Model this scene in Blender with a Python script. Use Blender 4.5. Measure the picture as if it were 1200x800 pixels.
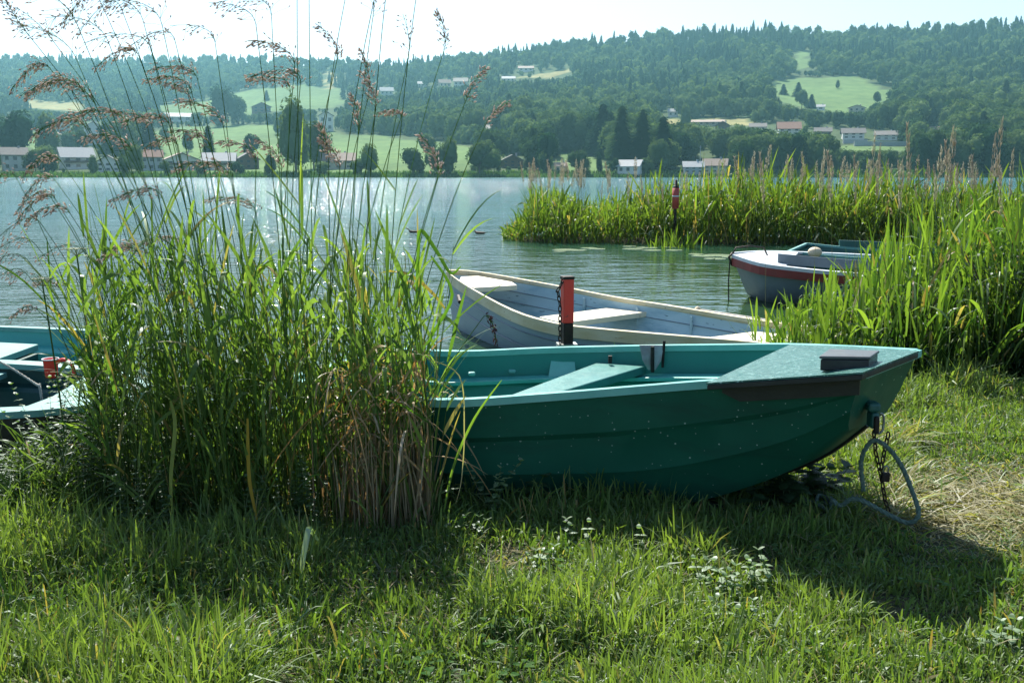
import bpy, math, random
import numpy as np
from mathutils import Vector
random.seed(7); rng = np.random.default_rng(7)
R = math.radians
C = bpy.context.scene.collection
for o in list(bpy.data.objects): bpy.data.objects.remove(o)

# ---------------------------------------------------------------- camera, light, exposure
H = 1.5; F = 1167.0; PITCH = R(9.53)
cam = bpy.data.objects.new('camera', bpy.data.cameras.new('camera')); C.objects.link(cam)
cam.data.lens = 35.0; cam.data.sensor_width = 36; cam.data.clip_start = 0.05; cam.data.clip_end = 9000
cam.location = (0, 0, H); cam.rotation_euler = (math.pi/2 - PITCH, 0, 0)
cam.data.dof.use_dof = False
bpy.context.scene.camera = cam
SUN_EL, SUN_AZ = R(49), R(-15)          # azimuth from +Y, negative = left
w = bpy.data.worlds.new("World"); bpy.context.scene.world = w; w.use_nodes = True
nt = w.node_tree; bg = nt.nodes['Background']
sky = nt.nodes.new('ShaderNodeTexSky'); sky.sky_type = 'NISHITA'; sky.sun_disc = False
sky.sun_elevation = SUN_EL; sky.sun_rotation = SUN_AZ
sky.altitude = 900; sky.air_density = 1.0; sky.dust_density = 2.6; sky.ozone_density = 2.2
nt.links.new(sky.outputs[0], bg.inputs[0]); bg.inputs[1].default_value = 0.098
sl = bpy.data.lights.new('sun', 'SUN'); sl.energy = 4.9; sl.angle = R(0.5); sl.color = (1.0, 0.955, 0.86)
so = bpy.data.objects.new('sun', sl); C.objects.link(so)
sdir = Vector((math.sin(SUN_AZ)*math.cos(SUN_EL), math.cos(SUN_AZ)*math.cos(SUN_EL), math.sin(SUN_EL)))
so.rotation_euler = sdir.to_track_quat('Z', 'Y').to_euler(); so.location = (0, 0, 50)
vs = bpy.context.scene.view_settings
vs.view_transform = 'Standard'; vs.look = 'None'; vs.gamma = 1; vs.use_curve_mapping = False; vs.exposure = 1.08
sc = bpy.context.scene
sc.render.resolution_x = 1024; sc.render.resolution_y = 682
try:
    sc.cycles.volume_bounces = 0; sc.cycles.max_bounces = 7; sc.cycles.transparent_max_bounces = 6
except Exception: pass

# ---------------------------------------------------------------- helpers
CP, SP = math.cos(PITCH), math.sin(PITCH)
def ray(px, py):
    a = (px-600)/F; b = -(py-400)/F
    return Vector((a, CP + b*SP, -SP + b*CP))
def at(px, py, z):
    d = ray(px, py); t = (z-H)/d.z
    return Vector((0, 0, H)) + d*t
def atY(px, py, Y):
    d = ray(px, py); return Vector((0, 0, H)) + d*(Y/d.y)
def v_of(py):
    b = -(np.asarray(py, float)-400)/F
    return (-SP + b*CP)/(CP + b*SP)
def proj(x, y, z):
    dep = y*CP - (z-H)*SP; up = y*SP + (z-H)*CP
    return 600 + F*x/dep, 400 - F*up/dep

def mesh_obj(name, v, f, m, parent=None, smooth=False, cols=None, uv=None):
    me = bpy.data.meshes.new(name)
    v = np.asarray(v, np.float32).reshape(-1, 3)
    if isinstance(f, np.ndarray):
        n, k = f.shape
        me.vertices.add(len(v)); me.vertices.foreach_set('co', v.ravel())
        me.loops.add(n*k); me.loops.foreach_set('vertex_index', f.astype(np.int32).ravel())
        me.polygons.add(n)
        me.polygons.foreach_set('loop_start', (np.arange(n)*k).astype(np.int32))
        me.polygons.foreach_set('loop_total', np.full(n, k, np.int32))
        me.update(calc_edges=True)
    else:
        me.from_pydata([tuple(map(float, p)) for p in v], [], [tuple(int(i) for i in q) for q in f]); me.update()
    if smooth: me.polygons.foreach_set('use_smooth', np.ones(len(me.polygons), bool))
    if cols is not None:
        at_ = me.color_attributes.new('Col', 'FLOAT_COLOR', 'POINT')
        c = np.ones((len(v), 4), np.float32); c[:, :3] = cols
        at_.data.foreach_set('color', c.ravel())
    me.materials.append(m)
    o = bpy.data.objects.new(name, me); C.objects.link(o)
    if parent: o.parent = parent
    return o
def empty(name, loc=(0, 0, 0), rz=0):
    o = bpy.data.objects.new(name, None); C.objects.link(o); o.location = loc; o.rotation_euler = (0, 0, rz)
    o.empty_display_size = 0.1; return o
def tag(o, label=None, cat=None, group=None, kind=None):
    if label: o['label'] = label
    if cat: o['category'] = cat
    if group: o['group'] = group
    if kind: o['kind'] = kind
    return o
def copy_tree(o, parent=None):
    c = o.copy(); C.objects.link(c)
    if parent: c.parent = parent
    for ch in list(o.children): copy_tree(ch, c)
    return c

class MB:
    def __init__(s): s.v = []; s.f = []
    def add(s, v, f):
        n = len(s.v); s.v += [tuple(p) for p in v]; s.f += [tuple(i+n for i in q) for q in f]; return s
    def box(s, c, d, rz=0):
        cx, cy, cz = c; a, b, h = d[0]/2, d[1]/2, d[2]/2; co, si = math.cos(rz), math.sin(rz)
        P = []
        for k in (-h, h):
            for (i, j) in ((-a, -b), (a, -b), (a, b), (-a, b)):
                P.append((cx+i*co-j*si, cy+i*si+j*co, cz+k))
        return s.add(P, [(3,2,1,0),(4,5,6,7),(0,1,5,4),(1,2,6,5),(2,3,7,6),(3,0,4,7)])
    def prism(s, top, th):
        """closed slab: top polygon (list of 3D pts, ccw from above) and thickness downwards"""
        n = len(top); P = [tuple(p) for p in top] + [(p[0], p[1], p[2]-th) for p in top]
        Fs = [tuple(range(n)), tuple(reversed(range(n, 2*n)))]
        for i in range(n):
            j = (i+1) % n; Fs.append((i, i+n, j+n, j))
        return s.add(P, Fs)
    def tube(s, pts, r, n=8, closed=False):
        pts = [Vector(p) for p in pts]; K = len(pts); rr = r if hasattr(r, '__len__') else [r]*K
        P = []; prev = None
        for i, p in enumerate(pts):
            a = pts[(i-1) % K] if (closed or i > 0) else p; b = pts[(i+1) % K] if (closed or i < K-1) else p
            t = (b-a).normalized()
            if prev is None:
                up = Vector((0, 0, 1)) if abs(t.z) < .9 else Vector((1, 0, 0)); u = t.cross(up).normalized()
            else: u = (prev - t*prev.dot(t)).normalized()
            prev = u; v = t.cross(u)
            for k in range(n):
                an = 2*math.pi*k/n; P.append(p + (u*math.cos(an)+v*math.sin(an))*rr[i])
        Fs = []
        for i in range(K if closed else K-1):
            for k in range(n):
                k2 = (k+1) % n; i2 = (i+1) % K
                Fs.append((i*n+k, i*n+k2, i2*n+k2, i2*n+k))
        if not closed: Fs += [tuple(reversed(range(n))), tuple(range((K-1)*n, K*n))]
        return s.add(P, Fs)
    def ell(s, c, r, nu=10, nv=6):
        P = []; Fs = []
        for j in range(nv+1):
            ph = math.pi*j/nv
            for i in range(nu):
                a = 2*math.pi*i/nu
                P.append((c[0]+r[0]*math.sin(ph)*math.cos(a), c[1]+r[1]*math.sin(ph)*math.sin(a), c[2]+r[2]*math.cos(ph)))
        for j in range(nv):
            for i in range(nu):
                i2 = (i+1) % nu; Fs.append((j*nu+i, (j+1)*nu+i, (j+1)*nu+i2, j*nu+i2))
        return s.add(P, Fs)
    def build(s, name, m, parent=None, smooth=False, bevel=0):
        o = mesh_obj(name, s.v, s.f, m, parent, smooth)
        if bevel:
            b = o.modifiers.new('bevel', 'BEVEL'); b.width = bevel; b.segments = 2; b.limit_method = 'ANGLE'; b.angle_limit = R(35)
        return o

def nmat(name):
    m = bpy.data.materials.new(name); m.use_nodes = True; return m, m.node_tree, m.node_tree.nodes['Principled BSDF']
def N(t, kind, **kw):
    n = t.nodes.new(kind)
    for k, v in kw.items(): setattr(n, k, v)
    return n
def mixc(t, fac, a, b, mode='MIX'):
    n = t.nodes.new('ShaderNodeMix'); n.data_type = 'RGBA'; n.blend_type = mode
    for s, val in ((n.inputs[0], fac), (n.inputs[6], a), (n.inputs[7], b)):
        if isinstance(val, (int, float)): s.default_value = val
        elif isinstance(val, (tuple, list)): s.default_value = (*val[:3], 1)
        else: t.links.new(val, s)
    return n.outputs[2]
def noise(t, scale, detail=4, vec=None, rough=.55):
    n = N(t, 'ShaderNodeTexNoise'); n.inputs['Scale'].default_value = scale; n.inputs['Detail'].default_value = detail
    n.inputs['Roughness'].default_value = rough
    if vec is not None: t.links.new(vec, n.inputs['Vector'])
    return n.outputs['Fac']
def ramp(t, src, lo, hi, a=(0, 0, 0), b=(1, 1, 1)):
    r = N(t, 'ShaderNodeValToRGB'); r.color_ramp.elements[0].position = lo; r.color_ramp.elements[1].position = hi
    r.color_ramp.elements[0].color = (*a, 1); r.color_ramp.elements[1].color = (*b, 1)
    t.links.new(src, r.inputs[0]); return r.outputs[0]
def coords(t, scale=(1, 1, 1)):
    tc = N(t, 'ShaderNodeTexCoord'); mp = N(t, 'ShaderNodeMapping'); mp.inputs['Scale'].default_value = scale
    t.links.new(tc.outputs['Object'], mp.inputs['Vector']); return mp.outputs['Vector']
def paint(name, col, col2, rough=.45, ns=6, spots=None, bump=.15, bs=60, stretch=(1, 1, 1), metal=0, spot_scale=30, spot_lo=.66, spec=.5, dots=None, stain=None):
    """a surface colour with wear: col2 in soft noise patches, optional hard-edged specks"""
    m, t, p = nmat(name); vec = coords(t, stretch)
    c = mixc(t, ramp(t, noise(t, ns, 6, vec), .35, .7), col, col2)
    if spots:
        c = mixc(t, ramp(t, noise(t, spot_scale, 3, vec), spot_lo, spot_lo+.03), c, spots)
    if stain: c = mixc(t, ramp(t, noise(t, 1.6, 8, coords(t, (1, 1, 4)), .7), .50, .72), c, stain)
    if dots:
        vo = N(t, 'ShaderNodeTexVoronoi'); vo.inputs['Scale'].default_value = dots[1]; t.links.new(vec, vo.inputs['Vector'])
        th = N(t, 'ShaderNodeMath', operation='MULTIPLY'); t.links.new(noise(t, 2.2, 4, vec), th.inputs[0]); th.inputs[1].default_value = dots[2]*2
        s2 = N(t, 'ShaderNodeSeparateColor'); t.links.new(vo.outputs['Color'], s2.inputs[0])
        th2 = N(t, 'ShaderNodeMath', operation='MULTIPLY'); t.links.new(th.outputs[0], th2.inputs[0]); t.links.new(s2.outputs[0], th2.inputs[1])
        lt = N(t, 'ShaderNodeMath', operation='LESS_THAN'); t.links.new(vo.outputs['Distance'], lt.inputs[0]); t.links.new(th2.outputs[0], lt.inputs[1])
        c = mixc(t, lt.outputs[0], c, dots[0])
    t.links.new(c, p.inputs['Base Color']); p.inputs['Metallic'].default_value = metal
    p.inputs['Specular IOR Level'].default_value = spec
    rr = N(t, 'ShaderNodeMapRange'); rr.inputs[3].default_value = max(.05, rough-.12); rr.inputs[4].default_value = min(1, rough+.15)
    t.links.new(noise(t, ns*2.3, 4, vec), rr.inputs[0]); t.links.new(rr.outputs[0], p.inputs['Roughness'])
    if bump:
        b = N(t, 'ShaderNodeBump'); b.inputs['Strength'].default_value = bump; b.inputs['Distance'].default_value = .01
        t.links.new(noise(t, bs, 4, vec), b.inputs['Height']); t.links.new(b.outputs[0], p.inputs['Normal'])
    return m
def leafmat(name, trans=.5, rough=.5, gloss=.08, tcol=(1.25, 1.45, .45), objrand=False, base=None):
    """thin leaves: diffuse + light passing through + a little sheen; colour comes from the 'Col' attribute"""
    m = bpy.data.materials.new(name); m.use_nodes = True; t = m.node_tree; t.nodes.clear()
    out = N(t, 'ShaderNodeOutputMaterial')
    if base is None:
        a = N(t, 'ShaderNodeAttribute'); a.attribute_name = 'Col'; col = a.outputs['Color']
    else:
        vec = coords(t); col = mixc(t, noise(t, 3, 3, vec), base[0], base[1])
    if objrand:
        oi = N(t, 'ShaderNodeObjectInfo'); col = mixc(t, oi.outputs['Random'], col, mixc(t, 1.0, col, (1.5, 1.35, 1.1), 'MULTIPLY'))
    d = N(t, 'ShaderNodeBsdfDiffuse'); t.links.new(col, d.inputs[0])
    tr = N(t, 'ShaderNodeBsdfTranslucent'); t.links.new(mixc(t, 1.0, col, tcol, 'MULTIPLY'), tr.inputs[0])
    g = N(t, 'ShaderNodeBsdfGlossy'); g.inputs['Roughness'].default_value = rough; g.inputs[0].default_value = (.9, .95, 1, 1)
    m1 = N(t, 'ShaderNodeMixShader'); m1.inputs[0].default_value = trans
    t.links.new(d.outputs[0], m1.inputs[1]); t.links.new(tr.outputs[0], m1.inputs[2])
    m2 = N(t, 'ShaderNodeMixShader')
    fr = N(t, 'ShaderNodeFresnel'); fr.inputs[0].default_value = 1.42
    ml = N(t, 'ShaderNodeMath', operation='MULTIPLY'); ml.inputs[1].default_value = gloss*4; t.links.new(fr.outputs[0], ml.inputs[0])
    cl = N(t, 'ShaderNodeMath', operation='MINIMUM'); cl.inputs[1].default_value = .06; t.links.new(ml.outputs[0], cl.inputs[0])
    t.links.new(cl.outputs[0], m2.inputs[0]); t.links.new(m1.outputs[0], m2.inputs[1]); t.links.new(g.outputs[0], m2.inputs[2])
    t.links.new(m2.outputs[0], out.inputs[0]); return m

# smooth numpy noise
_lat = rng.random((64, 64))
def vn(x, y):
    x = np.asarray(x, float); y = np.asarray(y, float)
    xi = np.floor(x).astype(int); yi = np.floor(y).astype(int); fx = x-xi; fy = y-yi
    fx = fx*fx*(3-2*fx); fy = fy*fy*(3-2*fy)
    g = lambda a, b: _lat[a % 64, b % 64]
    return (g(xi, yi)*(1-fx)+g(xi+1, yi)*fx)*(1-fy) + (g(xi, yi+1)*(1-fx)+g(xi+1, yi+1)*fx)*fy
def fbm(x, y, o=3):
    s = 0; a = .5; tot = 0
    for i in range(o): s = s + a*vn(x*2**i+17*i, y*2**i+5*i); tot += a; a *= .5
    return s/tot

# ---------------------------------------------------------------- vegetation geometry (vectorised)
def ribbons(base, d0, L, droop, w, K=5, fold=0.0, lat=None, shape=.55):
    """arching flat blades. base (n,3), d0 unit (n,3), L, droop, w (n)"""
    n = len(base); s = np.linspace(0, 1, K)[None, :, None]
    L_ = L[:, None, None]
    p = base[:, None, :] + L_*(s*d0[:, None, :]); p[:, :, 2] -= (L[:, None]*droop[:, None]*s[:, :, 0]**2)
    tan = np.diff(p, axis=1); tan = np.concatenate([tan, tan[:, -1:]], 1); tan /= np.linalg.norm(tan, axis=2, keepdims=True)+1e-9
    if lat is None:
        a = rng.random(n)*2*np.pi; lat = np.stack([np.cos(a), np.sin(a), np.zeros(n)], 1)
    side = lat[:, None, :] - tan*np.sum(tan*lat[:, None, :], 2, keepdims=True)
    side /= np.linalg.norm(side, axis=2, keepdims=True)+1e-9
    ss = s[0, :, 0]; prof = (np.sin(np.pi*np.clip(ss*.8+.2, 0, 1))**shape); prof[-1] = .03; prof[0] = .55
    hw = (w[:, None]*prof[None, :]/2)[:, :, None]
    V = np.stack([p-side*hw, p+side*hw], 2).reshape(-1, 3)
    i = np.arange(n)[:, None]*2*K + np.arange(K-1)[None, :]*2
    Fc = np.stack([i, i+1, i+3, i+2], 2).reshape(-1, 4)
    return V, Fc
def tubes(P, r, n=3):
    """P (m,K,3), r (m,K) thin stems"""
    m, K, _ = P.shape
    tan = np.diff(P, axis=1); tan = np.concatenate([tan, tan[:, -1:]], 1); tan /= np.linalg.norm(tan, axis=2, keepdims=True)+1e-9
    ref = np.array([.3, .9, .1]); u = np.cross(tan, ref); u /= np.linalg.norm(u, axis=2, keepdims=True)+1e-9; v = np.cross(tan, u)
    an = np.arange(n)*2*np.pi/n
    V = P[:, :, None, :] + r[:, :, None, None]*(u[:, :, None, :]*np.cos(an)[None, None, :, None]+v[:, :, None, :]*np.sin(an)[None, None, :, None])
    V = V.reshape(-1, 3)
    i = (np.arange(m)[:, None, None]*K + np.arange(K-1)[None, :, None])*n; k = np.arange(n)[None, None, :]; k2 = (k+1) % n
    Fc = np.stack([i+k, i+k2, i+n+k2, i+n+k], 3).reshape(-1, 4)
    return V, Fc
def seeds(pos, d, L, w):
    """little pointed spikelets: 4-sided spindles"""
    n = len(pos); d = d/(np.linalg.norm(d, axis=1, keepdims=True)+1e-9)
    u = np.cross(d, np.array([.2, .95, .15])); u /= np.linalg.norm(u, axis=1, keepdims=True)+1e-9; v = np.cross(d, u)
    L = L[:, None]; w = w[:, None]/2
    m = pos + d*L*.4
    V = np.stack([pos, m+u*w, m+v*w, m-u*w, m-v*w, pos+d*L], 1).reshape(-1, 3)
    b = np.arange(n)[:, None, None]*6
    T = np.array([[0,2,1],[0,3,2],[0,4,3],[0,1,4],[5,1,2],[5,2,3],[5,3,4],[5,4,1]])[None]
    return V, (b+T).reshape(-1, 3)
def lerp3(a, b, t): return np.asarray(a)[None]*(1-t[:, None]) + np.asarray(b)[None]*t[:, None]

def join_quads(parts):
    V = []; Fc = []; Cc = []; n = 0
    for v, f, c in parts:
        V.append(v); Fc.append(f+n); Cc.append(c); n += len(v)
    return np.concatenate(V), np.concatenate(Fc), np.concatenate(Cc)

# ---------------------------------------------------------------- near terrain
WZ = -0.05
SHX = [-500, -12, -5, -3, -2, -.5, .8, 1.6, 2.4, 3.3, 5, 8, 12, 30, 60, 500]
SHY = [2, 4.2, 4.9, 5.3, 5.5, 6.0, 6.5, 7.1, 8.0, 9.2, 10.4, 13, 19, 27, 40, 60]
def ground(x, y):
    x = np.asarray(x, float); y = np.asarray(y, float)
    d = np.interp(x, SHX, SHY) + .35*(fbm(x*1.1, y*1.1)-.5) - y          # >0 on land
    z = np.where(d > 0, WZ + .055*np.clip(d/1.3, 0, 1)**.7, WZ + np.clip(d, -4, 0)*.22)
    z = z + .05*(fbm(x*1.3+9, y*1.3)-.5)*np.clip(d, 0, 1)
    z = z + np.where(d > 40, (d-40)*.004, 0)
    # low reedy spit
    t = np.clip((x-1.2)/(17-1.2), 0, 1); cy = 24.3 - 1.6*t; cx = 1.2+t*15.8
    e = np.hypot(x-cx, y-cy); z2 = WZ + .04 - .25*np.clip((e-1.0), 0, 3)
    return np.maximum(z, z2)

g1 = np.sinh(np.linspace(-6.5, 6.5, 300))/np.sinh(6.5)*480
gy = np.concatenate([-np.geomspace(480, .1, 50), np.linspace(0, 12, 150)[:-1], np.linspace(12, 30, 70)[:-1], np.geomspace(30, 90, 12)])
gx = np.sort(np.concatenate([-np.geomspace(6, 480, 26), np.linspace(-5.9, 6.9, 150), np.linspace(7, 22, 60), np.geomspace(23, 480, 16)]))
X, Y = np.meshgrid(gx, gy); Z = ground(X, Y)
nx, ny = len(gx), len(gy)
idx = (np.arange(ny-1)[:, None]*nx + np.arange(nx-1)[None, :])
Fg = np.stack([idx, idx+1, idx+nx+1, idx+nx], 2).reshape(-1, 4)
m, t, p = nmat('soil_turf'); vec = coords(t)
c = mixc(t, ramp(t, noise(t, 2.2, 6, vec), .38, .62), (.035, .05, .018), (.075, .065, .035))
c = mixc(t, ramp(t, noise(t, 25, 5, vec), .45, .6), c, (.03, .045, .014))
t.links.new(c, p.inputs['Base Color']); p.inputs['Roughness'].default_value = .95
b = N(t, 'ShaderNodeBump'); b.inputs['Distance'].default_value = .04; t.links.new(noise(t, 40, 6, vec), b.inputs['Height']); t.links.new(b.outputs[0], p.inputs['Normal'])
tag(mesh_obj('ground', np.stack([X, Y, Z], 2).reshape(-1, 3), Fg, m, smooth=True), kind='structure')

# ---------------------------------------------------------------- water
m, t, p = nmat('lake_water')
geo = N(t, 'ShaderNodeNewGeometry'); sep = N(t, 'ShaderNodeSeparateXYZ'); t.links.new(geo.outputs['Position'], sep.inputs[0])
def mapped(s):
    mp = N(t, 'ShaderNodeMapping'); mp.inputs['Scale'].default_value = s; t.links.new(geo.outputs['Position'], mp.inputs['Vector']); return mp.outputs[0]
p.inputs['Base Color'].default_value = (.012, .060, .052, 1); p.inputs['Roughness'].default_value = .06; p.inputs['IOR'].default_value = 1.333
p.inputs['Specular IOR Level'].default_value = .5
c = mixc(t, ramp(t, noise(t, .02, 3, mapped((1, 1, 1))), .4, .6), (.012, .105, .100), (.020, .125, .110))
# shallow water near the reeds is greener
mr = N(t, 'ShaderNodeMapRange'); mr.inputs[1].default_value = 16; mr.inputs[2].default_value = 40; t.links.new(sep.outputs[1], mr.inputs[0])
c = mixc(t, mr.outputs[0], (.022, .055, .022), c)
t.links.new(c, p.inputs['Base Color'])
mrr = N(t, 'ShaderNodeMapRange'); mrr.inputs[1].default_value = 20; mrr.inputs[2].default_value = 220; mrr.inputs[3].default_value = .06; mrr.inputs[4].default_value = .11; t.links.new(sep.outputs[1], mrr.inputs[0]); t.links.new(mrr.outputs[0], p.inputs['Roughness'])
h1 = noise(t, 2.4, 3, mapped((.55, 1.25, 1))); h2 = noise(t, 9, 3, mapped((.5, 1.1, 1))); h3 = noise(t, .5, 4, mapped((.6, 1.3, 1)), .6)
def mth(op, a, b=None):
    n = N(t, 'ShaderNodeMath', operation=op)
    for s, v in zip(n.inputs, (a, b)):
        if v is None: continue
        if isinstance(v, (int, float)): s.default_value = v
        else: t.links.new(v, s)
    return n.outputs[0]
hh = mth('ADD', mth('ADD', mth('MULTIPLY', h1, .11), mth('MULTIPLY', h2, .030)), mth('MULTIPLY', h3, .20))
# sheltered strip in the lee of the reed spit and between the boats is calmer
mrx = N(t, 'ShaderNodeMapRange'); mrx.inputs[1].default_value = -3.5; mrx.inputs[2].default_value = 3.0; t.links.new(sep.outputs[0], mrx.inputs[0])
mry = N(t, 'ShaderNodeMapRange'); mry.inputs[1].default_value = 30; mry.inputs[2].default_value = 21; t.links.new(sep.outputs[1], mry.inputs[0])
lee = mth('MULTIPLY', mrx.outputs[0], mry.outputs[0])
mrd = N(t, 'ShaderNodeMapRange'); mrd.inputs[1].default_value = 12; mrd.inputs[2].default_value = 160; mrd.inputs[3].default_value = 1.0; mrd.inputs[4].default_value = 1.9; t.links.new(sep.outputs[1], mrd.inputs[0])
amp = mth('MULTIPLY', mth('SUBTRACT', 1.0, mth('MULTIPLY', lee, .72)), mrd.outputs[0])
gust = ramp(t, noise(t, .035, 3, mapped((.35, 1, 1))), .35, .65, (.55, .55, .55), (1.15, 1.15, 1.15))
b = N(t, 'ShaderNodeBump'); b.inputs['Strength'].default_value = 1.0; b.inputs['Distance'].default_value = 1.0
t.links.new(mth('MULTIPLY', mth('MULTIPLY', hh, amp), gust), b.inputs['Height']); t.links.new(b.outputs[0], p.inputs['Normal'])
mb = MB(); mb.add([(-3000, 1, WZ), (3000, 1, WZ), (3000, 700, WZ), (-3000, 700, WZ)], [(0, 1, 2, 3)])
tag(mb.build('water', m), kind='structure')

# ---------------------------------------------------------------- far hills
RPX = [-1600, -500, 0, 120, 250, 330, 440, 520, 600, 700, 800, 880, 925, 960, 1000, 1040, 1120, 1200, 1500, 2600]
RPY = [90, 80, 73, 74, 72, 75, 82, 76, 66, 56, 47, 43, 47, 47, 45, 46, 41, 37, 34, 60]
YPX = [-1600, 250, 430, 600, 900, 1200, 2600]; YRR = [2600, 2500, 2050, 1750, 1600, 1500, 1500]
Y0 = 470.0
def terr(x, y):
    x = np.asarray(x, float); y = np.asarray(y, float)
    px = 600 + F*(x/y)/CP
    vr = v_of(np.interp(px, RPX, RPY)); yr = np.interp(px, YPX, YRR)
    s = np.clip((y-Y0)/(yr-Y0), 0, 1)
    v = -H/Y0 + (vr + H/Y0)*s**.82
    v = v + .007*(fbm(px/170.+3, s*5+1)-.5)*np.clip(s*4, 0, 1)*np.clip((1-s)*4, 0, 1)
    z = H + v*y
    over = np.clip(y-yr, 0, None); z = z - over*.22
    z = np.where(y < Y0+12, WZ-.6 + (y-Y0)/12*1.2, z+ .55)
    return z
def find_y(px, py):
    """distance at which the hillside is seen at pixel height py in column px"""
    ys = np.linspace(Y0+12, 2600, 1500); xs = (px-600)/F*CP*ys
    zs = terr(xs, ys); pys = proj(xs, ys, zs)[1]
    k = np.argmax(pys <= py)
    return float(ys[k]) if pys.min() <= py else float(ys[np.argmin(pys)])
MEAD = {  # clearings of the far hillside: (outline, kind)
 'a': ([(165, 152), (260, 146), (340, 147), (400, 156), (470, 160), (555, 172), (562, 184), (540, 206), (165, 206)], 0),
 'b': ([(183, 124), (262, 115), (300, 104), (350, 100), (398, 104), (402, 124), (335, 130), (290, 134), (185, 140)], 0),
 'c': ([(28, 118), (100, 122), (102, 131), (30, 127)], 1),
 'd': ([(903, 100), (942, 90), (962, 92), (1003, 88), (1045, 108), (1043, 116), (1000, 132), (945, 130), (912, 118)], 0),
 'e': ([(934, 60), (949, 60), (950, 82), (940, 82)], 0),
 'f': ([(772, 139), (882, 139), (882, 147), (772, 147)], 1),
 'g': ([(650, 180), (700, 181), (718, 204), (650, 204)], 0),
 'h': ([(598, 92), (640, 86), (672, 80), (672, 86), (640, 93)], 1),
 'i': ([(384, 82), (392, 82), (392, 104), (382, 104)], 1),
 'j': ([(20, 155), (42, 152), (60, 168), (40, 176)], 0),
 'k': ([(985, 168), (1062, 168), (1062, 176), (985, 176)], 0),
}
def inpoly(px, py, poly):
    px = np.asarray(px, float); py = np.asarray(py, float); c = np.zeros(np.broadcast(px, py).shape, bool); n = len(poly)
    for i in range(n):
        x1, y1 = poly[i]; x2, y2 = poly[(i+1) % n]
        if y1 == y2: continue
        c ^= ((y1 > py) != (y2 > py)) & (px < (x2-x1)*(py-y1)/(y2-y1)+x1)
    return c
us = np.linspace(-1.5, 1.5, 520); yy = np.concatenate([np.linspace(Y0-4, Y0+14, 6)[:-1], np.geomspace(Y0+14, 2700, 190), [3000, 3400, 4200]])
U, YY = np.meshgrid(us, yy); XX = U*YY; ZZ = terr(XX, YY)
nx, ny = len(us), len(yy); idx = (np.arange(ny-1)[:, None]*nx + np.arange(nx-1)[None, :])
Fh = np.stack([idx, idx+1, idx+nx+1, idx+nx], 2).reshape(-1, 4)
pxh, pyh = proj(XX, YY, ZZ)
hc = np.zeros((ny, nx, 3)); hc[:] = (.055, .085, .035)
gn = fbm(XX/60., YY/90.)[..., None]
for poly, kd in MEAD.values():
    ins = inpoly(pxh+22*(fbm(XX/25., YY/40.)-.5), pyh+7*(fbm(XX/30.+50, YY/35.)-.5), [(a, b+(2 if b > 150 else 0)) for a, b in poly])
    col = np.where(kd == 0, 1, 0)*np.array([.105, .175, .060]) + np.where(kd == 1, 1, 0)*np.array([.23, .22, .10])
    hc[ins] = col*(.75+.5*gn[ins])
bank = (YY < Y0+26); hc[bank] = (.06, .11, .035)
m, t, p = nmat('hill_meadow'); a = N(t, 'ShaderNodeAttribute'); a.attribute_name = 'Col'
vec = coords(t, (.05, .02, .1)); t.links.new(mixc(t, .6, a.outputs['Color'], ramp(t, noise(t, 2, 6, vec), .3, .7, (.6, .65, .6), (1.3, 1.2, 1.1)), 'MULTIPLY'), p.inputs['Base Color'])
p.inputs['Roughness'].default_value = 1; p.inputs['Specular IOR Level'].default_value = .1
tag(mesh_obj('hills', np.stack([XX, YY, ZZ], 2).reshape(-1, 3), Fh, m, smooth=True, cols=hc.reshape(-1, 3)), kind='structure')

# ---------------------------------------------------------------- far houses
M = {}
M['wall_white'] = paint('render_white', (.72, .70, .66), (.62, .60, .56), .8, 1)
M['wall_cream'] = paint('render_cream', (.55, .48, .38), (.48, .42, .33), .8, 1)
M['wall_wood'] = paint('chalet_wood', (.10, .06, .035), (.14, .08, .05), .8, 1)
M['wall_grey'] = paint('render_grey', (.40, .41, .42), (.34, .35, .36), .8, 1)
M['roof_dark'] = paint('roof_dark', (.07, .065, .065), (.10, .09, .085), .7, 1)
M['roof_tile'] = paint('roof_tile', (.30, .15, .10), (.24, .13, .09), .8, 1)
M['roof_pale'] = paint('roof_pale', (.40, .40, .39), (.33, .34, .35), .8, 1)
M['roof_brown'] = paint('roof_brown', (.26, .19, .15), (.20, .15, .12), .8, 1)
M['glass'] = paint('window_glass', (.03, .04, .05), (.05, .06, .07), .15, 1, bump=0)
HB = []   # pixel boxes kept clear of trees
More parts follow.
